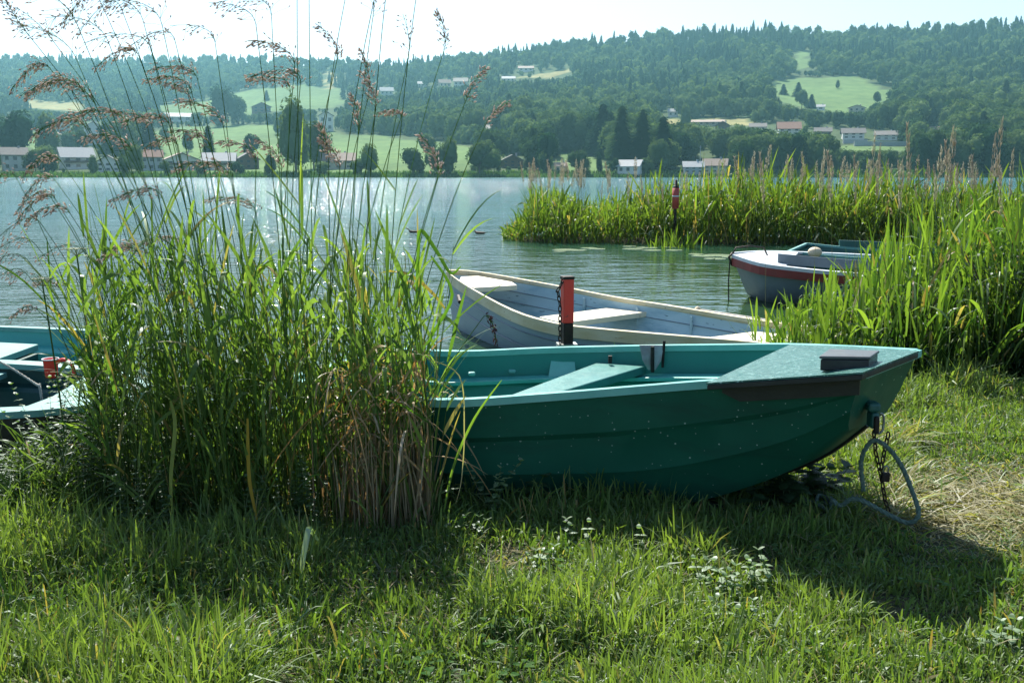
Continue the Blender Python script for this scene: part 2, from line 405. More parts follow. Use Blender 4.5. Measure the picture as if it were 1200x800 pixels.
def house(px, py, wpx, hpx, wall, roof, label, turn=0.0, flat=False, cat='house', fl=2, nwin=3, gable=False, wood=False, d=None):
    y = find_y(px, py); x = (px-600)/F*CP*y; z = float(terr(x, y))
    ppm = F/(y*CP); W = wpx/ppm; Hh = hpx/ppm; D = d or max(6, W*.7)
    e = tag(empty('house', (x, y, z), turn - math.atan2(x, y)), label, cat)
    HB.append((px-wpx*.62, py-hpx*1.05, px+wpx*.62, py))
    rh = 0 if flat else min(Hh*.42, W*.28); wh = Hh-rh
    mb = MB().box((0, 0, wh/2-1.5), (W, D, wh+3))
    if not flat:
        if gable: mb.add([(-W/2, -D/2, wh), (W/2, -D/2, wh), (0, -D/2, wh+rh*.93), (-W/2, D/2, wh), (W/2, D/2, wh), (0, D/2, wh+rh*.93)], [(0, 1, 2), (5, 4, 3)])
        else: mb.add([(-W/2, -D/2, wh), (-W/2, D/2, wh), (-W/2, 0, wh+rh*.93), (W/2, -D/2, wh), (W/2, D/2, wh), (W/2, 0, wh+rh*.93)], [(0, 2, 1), (3, 4, 5)])
    mb.build('wall', M[wall], e)
    ov = W*.08; th = max(.25, Hh*.035)
    r = MB()
    if flat: r.box((0, 0, wh+th/2), (W+ov, D+ov, th))
    elif gable:
        for s in (-1, 1):
            top = [(0, -D/2-ov, wh+rh+th), (0, D/2+ov, wh+rh+th), (s*(W/2+ov), D/2+ov, wh-rh*ov*2/W+th), (s*(W/2+ov), -D/2-ov, wh-rh*ov*2/W+th)]
            r.prism(top if s > 0 else top[::-1], th)
    else:
        for s in (-1, 1):
            top = [(-W/2-ov, 0, wh+rh+th), (W/2+ov, 0, wh+rh+th), (W/2+ov, s*(D/2+ov), wh-rh*ov*2/D+th), (-W/2-ov, s*(D/2+ov), wh-rh*ov*2/D+th)]
            r.prism(top if s < 0 else top[::-1], th)
    ro = r.build('roof', M[roof], e)
    if not flat: MB().box((W*.22, D*.1, wh+rh+.2), (.9, .9, 1.8)).build('chimney', M['wall_grey'], ro)
    fh = wh/fl
    for k in range(fl):
        for i in range(nwin):
            wx = -W/2 + W*(i+.5)/nwin
            MB().box((wx, -D/2-.04, fh*(k+.52)), (W/nwin*.42, .1, fh*.45)).build('window', M['glass'], e)
    if wood:
        MB().box((0, -D/2-.7, fh*1.0), (W*.92, 1.3, .25)).box((0, -D/2-1.3, fh*1.0+.6), (W*.92, .08, .8)).build('balcony', M['wall_wood'], e)
    return e
house(18, 200, 26, 26, 'wall_white', 'roof_dark', 'white house with dark roof at the far left of the opposite shore', .1)
house(62, 172, 22, 20, 'wall_cream', 'roof_brown', 'small cream house with brown roof behind the far left shore trees', -.2, gable=True)
house(8, 146, 18, 8, 'wall_white', 'roof_pale', 'low pale-roofed barn above the dark trees at the left edge', 0, fl=1, cat='barn')
house(90, 198, 34, 24, 'wall_white', 'roof_pale', 'white house with bright pale roof behind the leaning grass heads on the shore', .2, wood=True)
house(76, 156, 16, 14, 'wall_white', 'roof_brown', 'white house with a tall steep roof on the upper left slope', .2, gable=True)
house(112, 170, 18, 26, 'wall_white', 'roof_pale', 'tall narrow white house halfway up the left slope', .1, fl=3, nwin=2, gable=True)
house(128, 201, 26, 18, 'wall_white', 'roof_dark', 'small white shore house between the pale-roofed house and the tile-roofed one', -.1, gable=True)
house(178, 200, 24, 23, 'wall_grey', 'roof_tile', 'shore house with reddish tiled roof and pink-grey walls', .05)
house(212, 199, 40, 19, 'wall_white', 'roof_brown', 'wide white shore house with a brown gabled roof below the green meadow', .15, gable=True, wood=True)
house(258, 199, 34, 19, 'wall_white', 'roof_pale', 'white shore house with a light ridge roof next to a dark shed', -.1, wood=True)
house(290, 198, 24, 18, 'wall_wood', 'roof_dark', 'dark wooden shed house at the foot of the meadow on the shore', .2, gable=True)
house(209, 143, 36, 10, 'wall_white', 'roof_pale', 'long white barn with bright roof at the top of the green meadow', 0, fl=1, nwin=4, cat='barn')
house(309, 132, 20, 11, 'wall_wood', 'roof_brown', 'small brown chalet in the pale upper meadow', .1, gable=True)
house(384, 154, 16, 22, 'wall_white', 'roof_dark', 'white house beside the big dark tree, above the meadow', 0, fl=2, nwin=2, gable=True)
house(397, 198, 36, 18, 'wall_cream', 'roof_brown', 'cream villa with hipped brown roof on the shore right of the big dark tree', 0)
house(455, 112, 14, 9, 'wall_white', 'roof_pale', 'little white house in the woods left of the hillside hamlet', 0, fl=1)
house(497, 102, 11, 6, 'wall_white', 'roof_pale', 'tiny pale roof in the woods at the centre left of the hill', 0, fl=1)
house(522, 103, 13, 9, 'wall_cream', 'roof_brown', 'brown-roofed cream house of the hillside hamlet', .2, fl=1)
house(541, 101, 15, 9, 'wall_white', 'roof_dark', 'white house at the right of the hillside hamlet', -.1, fl=1)
house(596, 96, 14, 6, 'wall_cream', 'roof_pale', 'pale farmhouse at the left end of the narrow dry field', 0, fl=1)
house(616, 84, 16, 6, 'wall_white', 'roof_brown', 'white farmhouse at the upper end of the narrow dry field', 0, fl=1)
house(578, 156, 20, 9, 'wall_white', 'roof_dark', 'white house with turquoise-grey front between the round mid-slope trees', 0, fl=1)
house(600, 196, 24, 14, 'wall_wood', 'roof_dark', 'dark wooden chalet among trees on the central shore', .1, gable=True)
house(657, 202, 14, 11, 'wall_cream', 'roof_brown', 'small beige hut on the shore left of the round bush', 0, fl=1, nwin=2)
house(739, 207, 26, 15, 'wall_white', 'roof_pale', 'white boathouse with shiny pale roof at the water edge', -.35, fl=1, nwin=3, cat='boathouse')
house(812, 204, 22, 13, 'wall_grey', 'roof_pale', 'grey-roofed shore building beside the pale mast', .1)
house(838, 204, 26, 16, 'wall_cream', 'roof_brown', 'beige shore house with a broad brown hipped roof right of the mast', -.1)
house(787, 137, 11, 9, 'wall_white', 'roof_pale', 'small white house above the left end of the terrace field', 0, fl=1, nwin=2)
house(845, 154, 16, 11, 'wall_wood', 'roof_dark', 'dark gabled chalet in front of the terrace field', 0, gable=True, fl=1)
house(827, 147, 34, 6, 'wall_cream', 'roof_brown', 'long low beige building lying on the terrace field', 0, fl=1, nwin=5, cat='building')
house(886, 154, 18, 9, 'wall_white', 'roof_dark', 'low white house at the right end of the terrace field', 0, fl=1)
house(922, 160, 24, 16, 'wall_white', 'roof_tile', 'large white villa with reddish flat-pitched roof on the mid slope', .1)
house(962, 160, 18, 10, 'wall_wood', 'roof_dark', 'dark timber house between the two white villas of the slope', 0, fl=1)
house(997, 163, 24, 12, 'wall_white', 'roof_dark', 'white villa with dark roof on the mid slope', .1)
house(1036, 164, 24, 10, 'wall_white', 'roof_dark', 'long white house above the pale terrace wall on the right slope', 0)
house(1094, 158, 16, 9, 'wall_white', 'roof_brown', 'single pale house deep in the woods on the right slope', 0, fl=1)
house(1000, 131, 18, 7, 'wall_cream', 'roof_brown', 'brown-roofed barn at the lower edge of the hillside clearing', 0, gable=True, fl=1, cat='barn')
house(958, 129, 9, 6, 'wall_white', 'roof_pale', 'tiny white hut under the spruces of the hillside clearing', 0, fl=1, nwin=1, cat='hut')
# terrace retaining walls and the mast
def wallthing(px, py, wpx, hpx, label):
    y = find_y(px, py); x = (px-600)/F*CP*y; z = float(terr(x, y)); k = F/(y*CP)
    HB.append((px-wpx/2, py-hpx, px+wpx/2, py))
    tag(MB().box((x, y, z+hpx/k/2-.5), (wpx/k, 1.2, hpx/k+1)).build('terrace_wall', M['wall_grey']), label, 'wall')
wallthing(1030, 171, 62, 5, 'long pale concrete terrace wall below the houses on the right slope')
wallthing(1000, 168, 28, 4, 'short pale terrace wall in front of the white villa')
y = find_y(820, 204); x = 220/F*CP*y; z = float(terr(x, y))
e = tag(empty('mast', (x, y, z)), 'thin pale mast rising beside the grey-roofed shore building', 'mast')
MB().tube([(0, 0, 0), (0, 0, 13)], [.22, .1], 6).build('pole', M['roof_pale'], e); MB().box((0, 0, 12), (.8, .3, .3)).build('crossarm', M['roof_pale'], e)
HB.append((815, 175, 825, 204))

# ---------------------------------------------------------------- trees
def ico(level=1):
    import bmesh
    bm = bmesh.new(); bmesh.ops.create_icosphere(bm, subdivisions=level, radius=1)
    v = np.array([x.co[:] for x in bm.verts]); f = np.array([[x.index for x in q.verts] for q in bm.faces]); bm.free(); return v, f
ICO1 = ico(1); ICO2 = ico(2)
def crown_broad(nl, nq, r, q=.16, seed=0):
    """lumpy unit crown, z 0..1, half width r: leaf clump faces around several lobes"""
    g = np.random.default_rng(seed)
    lc = np.stack([g.normal(0, .42, nl)*r, g.normal(0, .42, nl)*r, .28+g.random(nl)*.5], 1); lr = (.24+.16*g.random(nl))
    lc[:, :2] *= (1.15-lc[:, 2:3]*.7)
    T = []; V = []; n = 0
    for i in range(nl):       # solid heart of each lobe, irregular
        v, f = ICO1; vv = v*(.78+.3*g.random((len(v), 1)))*lr[i]*np.array([1.05*r*1.6, 1.05*r*1.6, .9]) + lc[i]
        V.append(vv); T.append(f+n); n += len(vv)
    k = g.integers(0, nl, nq); d = g.normal(size=(nq, 3)); d[:, 2] = d[:, 2]*.9+.25; d /= np.linalg.norm(d, axis=1, keepdims=True)
    c = lc[k] + d*(lr[k, None]*np.array([1.05*r*1.6, 1.05*r*1.6, .9]))*(0.92+.22*g.random((nq, 1)))
    nn = d + g.normal(0, .45, (nq, 3)); nn /= np.linalg.norm(nn, axis=1, keepdims=True)
    a = np.cross(nn, g.normal(size=(nq, 3))); a /= np.linalg.norm(a, axis=1, keepdims=True); b = np.cross(nn, a)
    s = q*(.5+.7*g.random((nq, 1)))*.5
    tri = np.stack([c+a*s, c-a*s*.5+b*s*.9, c-a*s*.6-b*s*.8], 1).reshape(-1, 3)
    V.append(tri); T.append(np.arange(nq*3).reshape(-1, 3)+n)
    return np.concatenate(V), np.concatenate(T)
def crown_spruce(tiers, sides, r, nq, seed=0):
    r *= 1.3
    g = np.random.default_rng(seed); V = []; T = []; n = 0
    for k in range(tiers):
        z0 = .06+.88*k/tiers; z1 = min(1.0, z0+.94/tiers*2.0); rr = r*(1-.93*z0)*(.9+.2*g.random())
        a = np.arange(sides)*2*np.pi/sides+g.random()*3; jr = rr*(.65+.5*g.random(sides))
        ring = np.stack([np.cos(a)*jr, np.sin(a)*jr, z0+.03*g.normal(size=sides)], 1)
        V.append(np.concatenate([ring, [[0, 0, z1]]])); i = np.arange(sides)
        T.append(np.stack([i, (i+1) % sides, np.full(sides, sides)], 1)+n); n += sides+1
    if nq:
        z = g.random(nq)**1.3*.93+.04; a = g.random(nq)*2*np.pi; rr = r*(1-.95*z)*(.75+.45*g.random(nq))
        c = np.stack([np.cos(a)*rr, np.sin(a)*rr, z], 1); out = np.stack([np.cos(a), np.sin(a), -.45+0*a], 1)*(.05+.05*g.random((nq, 1)))
        sd = np.stack([-np.sin(a), np.cos(a), 0*a], 1)*.03
        V.append(np.stack([c-sd-out*.3, c+sd-out*.3, c+out], 1).reshape(-1, 3)); T.append(np.arange(nq*3).reshape(-1, 3)+n)
    return np.concatenate(V), np.concatenate(T)
def treemat(name, c1, c2):
    m = bpy.data.materials.new(name); m.use_nodes = True; t = m.node_tree; t.nodes.clear(); out = N(t, 'ShaderNodeOutputMaterial')
    a = N(t, 'ShaderNodeAttribute'); a.attribute_name = 'Col'; oi = N(t, 'ShaderNodeObjectInfo')
    sep = N(t, 'ShaderNodeSeparateColor'); t.links.new(a.outputs['Color'], sep.inputs[0])
    ad = N(t, 'ShaderNodeMath', operation='ADD'); t.links.new(sep.outputs[0], ad.inputs[0]); t.links.new(oi.outputs['Random'], ad.inputs[1])
    fr = N(t, 'ShaderNodeMath', operation='FRACT'); t.links.new(ad.outputs[0], fr.inputs[0])
    col = mixc(t, fr.outputs[0], c1, c2)
    d = N(t, 'ShaderNodeBsdfDiffuse'); tr = N(t, 'ShaderNodeBsdfTranslucent'); t.links.new(col, d.inputs[0]); t.links.new(mixc(t, 1.0, col, (1.2, 1.3, .6), 'MULTIPLY'), tr.inputs[0])
    ms = N(t, 'ShaderNodeMixShader'); ms.inputs[0].default_value = .3; t.links.new(d.outputs[0], ms.inputs[1]); t.links.new(tr.outputs[0], ms.inputs[2])
    t.links.new(ms.outputs[0], out.inputs[0]); return m
M['broad'] = treemat('broadleaf_foliage', (.016, .046, .022), (.120, .175, .070))
M['spruce'] = treemat('spruce_foliage', (.012, .034, .022), (.040, .080, .042))
M['bark'] = paint('tree_bark', (.09, .07, .05), (.13, .10, .075), .9, 3)
# prototypes of the individually built trees
PB = []; PS = []
for s in range(6):
    v, f = crown_broad(9, 1500, .34+.05*(s % 3), .085, s+10)
    o = mesh_obj('crown', v, f, M['broad'], cols=np.zeros((len(v), 3))); PB.append(o.data); bpy.data.objects.remove(o)
for s in range(4):
    v, f = crown_spruce(9, 9, .17+.02*(s % 2), 700, s+30)
    o = mesh_obj('crown', v, f, M['spruce'], cols=np.zeros((len(v), 3))); PS.append(o.data); bpy.data.objects.remove(o)
tk = MB().tube([(0, 0, -.06), (0, 0, .2), (.01, 0, .62)], [.028, .02, .008], 6)
for k in range(5):
    a = k*1.3; tk.tube([(0, 0, .18+.06*k), (.12*math.cos(a), .12*math.sin(a), .36+.07*k)], [.010, .004], 4)
o = tk.build('trunk', M['bark']); TRUNK = o.data; bpy.data.objects.remove(o)
def tree(x, y, z, h, wd, kind, seed, label, group=None, name=None):
    e = tag(empty(name or ('spruce_tree' if kind else 'broadleaf_tree'), (x, y, z), seed*1.7), label, 'tree', group)
    e.scale = (wd, wd, h)
    for nm, me in (('crown', PS[seed % 4] if kind else PB[seed % 6]), ('trunk', TRUNK)):
        c = bpy.data.objects.new(nm, me); C.objects.link(c); c.parent = e
    return e
# hand-placed trees seen singly (px, base py, height px, width factor px, conifer?)
ST = [
 (60, 185, 46, 40, 0, 'dense dark tree among the houses at the far left'), (20, 192, 58, 50, 0, 'big dark tree behind the white house at the left edge'),
 (84, 176, 20, 22, 0, 'low bushy tree right of the far left village houses'), (24, 131, 16, 8, 1, 'small pointed spruce beside the narrow pale field at left'),
 (168, 178, 44, 26, 1, 'dark spruce left of the bright meadow'), (178, 182, 38, 22, 1, 'second dark spruce left of the bright meadow, nearer the shore'),
 (347, 203, 78, 56, 0, 'very large dark round tree standing on the shore right of the meadow'), (368, 198, 52, 42, 0, 'dark tree merged with the right side of the very large shore tree'),
 (246, 196, 48, 18, 1, 'narrow dark conifer behind the white shore houses'), (296, 186, 26, 26, 0, 'rounded tree at the foot of the meadow behind the dark shed'),
 (263, 148, 40, 34, 0, 'dark rounded tree above the left meadow'), (282, 146, 32, 26, 0, 'lighter tree right of the dark rounded tree above the left meadow'),
 (316, 118, 12, 6, 1, 'small lone spruce in the pale upper meadow'),
 (435, 205, 34, 30, 0, 'dark leafy tree on the shore left of the open meadow foot'), (484, 205, 28, 28, 0, 'small round tree standing alone before the meadow'),
 (506, 205, 26, 18, 0, 'narrow bushy tree right of the small round one'), (525, 205, 38, 30, 0, 'dark tree beside the large pale round bush'),
 (562, 205, 36, 42, 0, 'large round greyish-green tree on the shore'), (566, 182, 30, 30, 0, 'round tree just above the large greyish shore tree'),
 (602, 178, 32, 28, 0, 'broad pale-topped tree behind the dark wooden chalet'), (588, 165, 40, 34, 0, 'tall rounded tree right of the mid-slope white house'),
 (614, 160, 42, 44, 0, 'tallest pale crown on the central slope'), (680, 207, 24, 28, 0, 'round grey-green bush on the shore before the small meadow'),
 (722, 206, 18, 14, 0, 'small light tree left of the boathouse'), (702, 206, 22, 12, 0, 'slim light tree between the round bush and the boathouse'),
 (706, 182, 58, 30, 1, 'tall dark conifer of the stand behind the boathouse'), (728, 196, 70, 30, 1, 'highest conifer of the dark stand behind the boathouse'),
 (752, 196, 66, 30, 1, 'dark conifer just right of the boathouse roof'), (776, 198, 60, 28, 1, 'dark conifer of the stand left of the mast'),
 (690, 176, 44, 26, 1, 'dark conifer at the left end of the stand above the small meadow'), (800, 152, 26, 20, 0, 'round tree standing in front of the terrace field'),
 (931, 113, 16, 10, 1, 'pointed spruce at the top left of the clearing'), (914, 111, 12, 8, 1, 'smaller spruce at the left edge of the clearing'),
 (936, 128, 20, 18, 0, 'dark leafy tree above the tiny white hut'), (947, 127, 16, 10, 1, 'dark spruce beside the tiny white hut'),
 (1022, 122, 14, 10, 0, 'lone tree in the right part of the clearing'), (977, 104, 9, 8, 0, 'small lone bush in the middle of the clearing'),
 (656, 178, 38, 30, 0, 'dark tree over the upper edge of the small shore meadow'), (640, 200, 40, 26, 0, 'dark tree between the wooden chalet and the beige hut'),
 (1082, 204, 40, 34, 0, 'rounded dark tree on the right shore'), (1160, 204, 44, 40, 0, 'big dark tree at the right end of the shore'),
]
ST += [(42, 201, 24, 26, 0, 'round bush between the far left white house and the pale-roofed one'), (108, 204, 20, 20, 0, 'small shore tree just right of the pale-roofed house'), (146, 205, 22, 18, 0, 'shore bush left of the reddish tiled house'),
 (160, 203, 30, 20, 0, 'tall bush beside the reddish tiled house'), (194, 206, 15, 16, 0, 'low bush between the tiled house and the wide gabled one'), (236, 206, 14, 16, 0, 'low bush before the two gabled shore houses'),
 (276, 206, 15, 16, 0, 'low bush in front of the dark shed'), (318, 206, 22, 22, 0, 'bush standing left of the very large shore tree'), (420, 206, 18, 22, 0, 'bush right of the cream villa'), (378, 206, 14, 18, 0, 'low bush left of the cream villa'),
 (98, 186, 30, 24, 0, 'tree rising behind the pale-roofed shore house'), (135, 182, 34, 28, 0, 'wide tree behind the small white shore house'), (5, 168, 34, 34, 0, 'dark tree at the very left edge of the slope'), (222, 178, 22, 20, 0, 'small tree standing in the bright meadow above the gabled house'),
 (190, 148, 18, 20, 0, 'dark tree at the left end of the long white barn'), (234, 147, 14, 16, 0, 'small tree at the right end of the long white barn'), (330, 158, 18, 20, 0, 'tree on the hedge line in the middle of the meadow'), (756, 207, 16, 18, 0, 'bush right of the boathouse'), (860, 206, 22, 28, 0, 'bush right of the beige shore house')]
kk = 0
for px, py, hp, wp, kind, lab in ST:
    y = find_y(px, min(py, 206)); x = (px-600)/F*CP*y; z = float(terr(x, y)); k = F/(y*CP)
    h = hp/k*1.03; wd = (wp/k)/(.36 if kind else .95)
    tree(x, y, z-.3, h, wd, kind, kk, lab); kk += 1
# the wood: candidates over the slope, cut down wherever they would hide a clearing or a house
cand = []
y = Y0+16
while y < 2620:
    sp = np.interp(y, [480, 800, 1500, 2600], [7.0, 9.5, 14, 21]); nxx = int(2*.98*y/sp)
    xs = (np.arange(nxx)+rng.random(nxx)*1.0)/nxx*2*.98*y - .98*y; ys = y + rng.random(nxx)*sp*1.1
    cand.append(np.stack([xs, ys], 1)); y += sp*np.interp(y, [480, 2600], [1.05, 1.35])
cand = np.concatenate(cand); cx_, cy_ = cand.T; cz = terr(cx_, cy_)
cpx, cpy = proj(cx_, cy_, cz)
con = (fbm(cx_/90.+40, cy_/90.) + .08*(cpy < 80) + .03*(cpx < 400) - .14*(cpy > 150) + rng.normal(0, .08, len(cx_))) > .64
hgt = np.where(con, 13+rng.random(len(cx_))*9, 9+rng.random(len(cx_))*10)*(.75+.5*fbm(cx_/50., cy_/50.))
hgt *= np.interp(cy_, [480, 700, 1500], [.95, 1.2, 1.25])
yr_ = np.interp(cpx, YPX, YRR); keep = cy_ < yr_+40
hw = np.where(con, .17, .42)*hgt*F/cy_*.8
mx = hgt*F/cy_; allow = np.full(len(cx_), 1e9)
jit = 2*(fbm(cx_/25., cy_/40.)-.5); leak = (rng.random(len(cx_)) < .012) & (hgt < 17)
for poly, kd in MEAD.values():
    for dx in (-.8, 0, .8):
        x_ = cpx+dx*hw+14*jit
        for q in np.linspace(0, 1, 14):
            hit = inpoly(x_, cpy-mx*q, poly) & ~leak; allow = np.where(hit, np.minimum(allow, mx*max(q-.08, 0)), allow)
for (x0, y0, x1, y1) in HB:
    for dx in (-.8, 0, .8):
        x_ = cpx+dx*hw; inx = (x_ > x0) & (x_ < x1)
        hit = inx & (cpy > y0+1) & (cpy-mx < y1-2)
        al = np.where(cpy <= y1, 0, cpy-(y1-1)); 
        allow = np.where(hit, np.minimum(allow, al), allow)
# village / meadow foot on the left is open: thin out
thin = ((cpx < 165) & (cpy > 135) & (rng.random(len(cpx)) < .25))
sc_ = np.minimum(1, allow/mx); hgt2 = hgt*sc_
keep &= (hgt2 > 2.2) & (sc_ > .12) & ~thin & (cy_ > Y0+15)
keep &= ~((np.abs(cpx-940) < 3) & (cpy < 86))
con &= (hgt2 > 6)
ix = np.where(keep)[0]; app = hgt2[ix]*F/cy_[ix]; vis = (cpx[ix] > -10) & (cpx[ix] < 1210)
order = ix[np.argsort(-(app*vis))]
nb = 255
for i in order[:nb]:
    k = int(con[i]); h = float(hgt2[i]); wd = h*(.9+.3*rng.random())*(1.0 if k else 1.0)*(1.25 if (not k and h < 8) else 1)
    tree(float(cx_[i]), float(cy_[i]), float(cz[i])-.3, h, wd, k, kk,
         'dark spruce in the dense wood of the far hillside' if k else 'rounded leafy tree in the dense wood of the far hillside',
         'spruces of the far hillside wood' if k else 'leafy trees of the far hillside wood'); kk += 1
rest = order[nb:]
lowB = [crown_broad(5, 130, .38, .20, 60+s) for s in range(6)]; midB = [crown_broad(7, 330, .38, .14, 70+s) for s in range(6)]
lowS = [crown_spruce(6, 7, .19, 40, 80+s) for s in range(5)]
def merge(sel, name, mat, kindlab, libs):
    V = []; T = []; Cc = []; n = 0
    g = rng.integers(0, 1000, len(sel))
    for lib_i in range(len(libs)):
        v, f = libs[lib_i]; s = sel[(g % len(libs)) == lib_i]
        if not len(s): continue
        a = rng.random(len(s))*6.28; h = hgt2[s]; wd = h*(.85+.3*rng.random(len(s)))*np.where(h < 8, 1.25, 1)
        ca, sa = np.cos(a)[:, None], np.sin(a)[:, None]
        P = np.stack([(v[None, :, 0]*ca - v[None, :, 1]*sa)*wd[:, None] + cx_[s][:, None],
                      (v[None, :, 0]*sa + v[None, :, 1]*ca)*wd[:, None] + cy_[s][:, None],
                      v[None, :, 2]*h[:, None] + (cz[s]-.3)[:, None]], 2).reshape(-1, 3)
        T.append((f[None]+(np.arange(len(s))*len(v))[:, None, None]).reshape(-1, 3)+n); n += len(P); V.append(P)
        tint = np.repeat(np.clip(.55*rng.random(len(s))+1.5*(fbm(cx_[s]/70., cy_[s]/110.)-.33), 0, .98), len(v)); Cc.append(np.stack([tint]*3, 1))
    return tag(mesh_obj(name, np.concatenate(V), np.concatenate(T), mat, cols=np.concatenate(Cc)), kindlab, 'forest', kind='stuff')
rb = rest[~con[rest]]; rs = rest[con[rest]]
near = cy_[rb] < 1000
merge(rb[near], 'forest', M['broad'], 'leafy trees filling the lower far hillside', midB)
merge(rb[~near], 'forest', M['broad'], 'leafy trees filling the upper far hillside', lowB)
merge(rs, 'forest', M['spruce'], 'dark spruce wood covering the far ridge', lowS)
# reed fringe along the far shore
n = 26000; ux = (rng.random(n)-.5)*1.9; yb = Y0+3+rng.random(n)*12; xb = ux*yb; hb = (1.2+rng.random(n)*1.6)
bs = np.stack([xb, yb, terr(xb, yb)-.3], 1); d0 = np.stack([rng.normal(0, .25, n), rng.normal(0, .25, n), np.ones(n)], 1); d0 /= np.linalg.norm(d0, axis=1, keepdims=True)
V, Fc = ribbons(bs, d0, hb, np.full(n, .1), np.full(n, .8), 3)
cc = lerp3((.05, .11, .03), (.10, .17, .05), np.repeat(rng.random(n), 6))
M['leaf'] = leafmat('reed_leaf', .5, .5, .035)
M['leaf_far'] = leafmat('far_reed_leaf', .35, .6, .01)
tag(mesh_obj('shore_reeds', V, Fc, M['leaf_far'], cols=cc), 'low green reeds fringing the opposite shore', 'reeds', kind='stuff')

# ---------------------------------------------------------------- haze
m = bpy.data.materials.new('haze'); m.use_nodes = True; t = m.node_tree; t.nodes.clear(); out = N(t, 'ShaderNodeOutputMaterial')
pv = N(t, 'ShaderNodeVolumePrincipled'); pv.inputs['Color'].default_value = (.36, .80, .92, 1); pv.inputs['Density'].default_value = .000135
pv.inputs['Anisotropy'].default_value = .35; t.links.new(pv.outputs[0], out.inputs['Volume'])
hz = MB().box((0, 2000, 160), (8200, 5200, 360)).build('haze', m); tag(hz, kind='stuff')
hz['label'] = 'thin blue summer haze over the lake and hills'; hz['category'] = 'haze'
# ================================================================ boats
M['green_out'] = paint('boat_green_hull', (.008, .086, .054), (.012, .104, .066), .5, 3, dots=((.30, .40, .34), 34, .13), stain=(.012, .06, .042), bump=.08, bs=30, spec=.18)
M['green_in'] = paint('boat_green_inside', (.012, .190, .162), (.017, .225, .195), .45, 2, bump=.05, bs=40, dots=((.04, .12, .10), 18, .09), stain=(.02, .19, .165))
M['green_rim'] = paint('boat_rim_green', (.14, .42, .37), (.20, .50, .44), .35, 8, bump=.08)
M['deck_green'] = paint('deck_green', (.020, .105, .088), (.038, .145, .122), .28, 9, spots=(.22, .40, .36), spot_scale=45, spot_lo=.60, bump=.35, bs=55, stretch=(1, 2.6, 1))  # pale scratch specks also put the deck's streaky glare into its colour
M['rubber_and_shade_black'] = paint('rubber_and_shade_black', (.012, .014, .013), (.022, .024, .022), .5, 8)  # real rubber on the green boat, painted shade on the dinghy hull
M['black_plastic'] = paint('black_plastic', (.012, .013, .014), (.03, .03, .03), .35, 8)
M['galv'] = paint('galvanised_metal', (.35, .38, .37), (.18, .17, .15), .45, 9, metal=.6)
M['rust'] = paint('rusty_iron', (.055, .028, .016), (.022, .014, .010), .7, 30, metal=.3)
M['iron'] = paint('black_iron', (.012, .011, .010), (.035, .022, .015), .6, 20, metal=.4)
M['blue_in'] = paint('boat_pale_blue', (.36, .50, .56), (.42, .56, .61), .55, 2.2, spots=(.10, .17, .21), spot_scale=14, spot_lo=.66, stain=(.18, .34, .42), bump=.12, bs=18, stretch=(.5, .5, 2.2))
M['blue_out'] = paint('boat_grey_blue', (.23, .31, .36), (.28, .36, .41), .55, 2.2, spots=(.08, .13, .17), spot_scale=20, spot_lo=.70, bump=.12, bs=18, stretch=(.5, .5, 2.2))
M['cream'] = paint('cream_wood', (.55, .46, .27), (.66, .60, .44), .6, 4, spots=(.30, .22, .12), spot_scale=18, spot_lo=.68, bump=.2, bs=35, stretch=(1, 1, 3))
M['cream_top'] = paint('cream_seat', (.72, .66, .50), (.66, .60, .46), .5, 4, spots=(.40, .32, .20), spot_scale=16, spot_lo=.70, bump=.15, bs=30)
M['red_paint'] = paint('red_paint', (.80, .040, .022), (.70, .05, .03), .5, 9, spots=(.10, .04, .03), spot_scale=40, spot_lo=.68)
M['boat_white'] = paint('boat_white', (.62, .66, .68), (.52, .56, .60), .45, 4)
M['boat_grey'] = paint('boat_grey_hull', (.17, .21, .25), (.13, .17, .20), .45, 4, spots=(.20, .24, .27), spot_scale=25, spot_lo=.72)
M['boat_red'] = paint('boat_red_band', (.26, .035, .03), (.18, .03, .025), .5, 8)
M['teal_in'] = paint('boat_turquoise', (.05, .32, .30), (.07, .38, .35), .45, 2)
M['teal_pale'] = paint('boat_pale_teal', (.13, .33, .30), (.10, .27, .25), .6, 3)
M['teal_dark'] = paint('boat_dark_teal', (.010, .060, .058), (.014, .075, .068), .5, 3)
M['rope'] = paint('green_rope', (.07, .12, .095), (.14, .20, .16), .85, 60, bump=.6, bs=160)
M['rope_grey'] = paint('grey_rope', (.40, .40, .36), (.28, .28, .25), .85, 60, bump=.6, bs=160)
M['bone'] = paint('pale_foam', (.62, .52, .36), (.55, .45, .30), .7, 8)
M['tarp'] = paint('dark_green_paint', (.012, .085, .075), (.018, .105, .09), .5, 5)

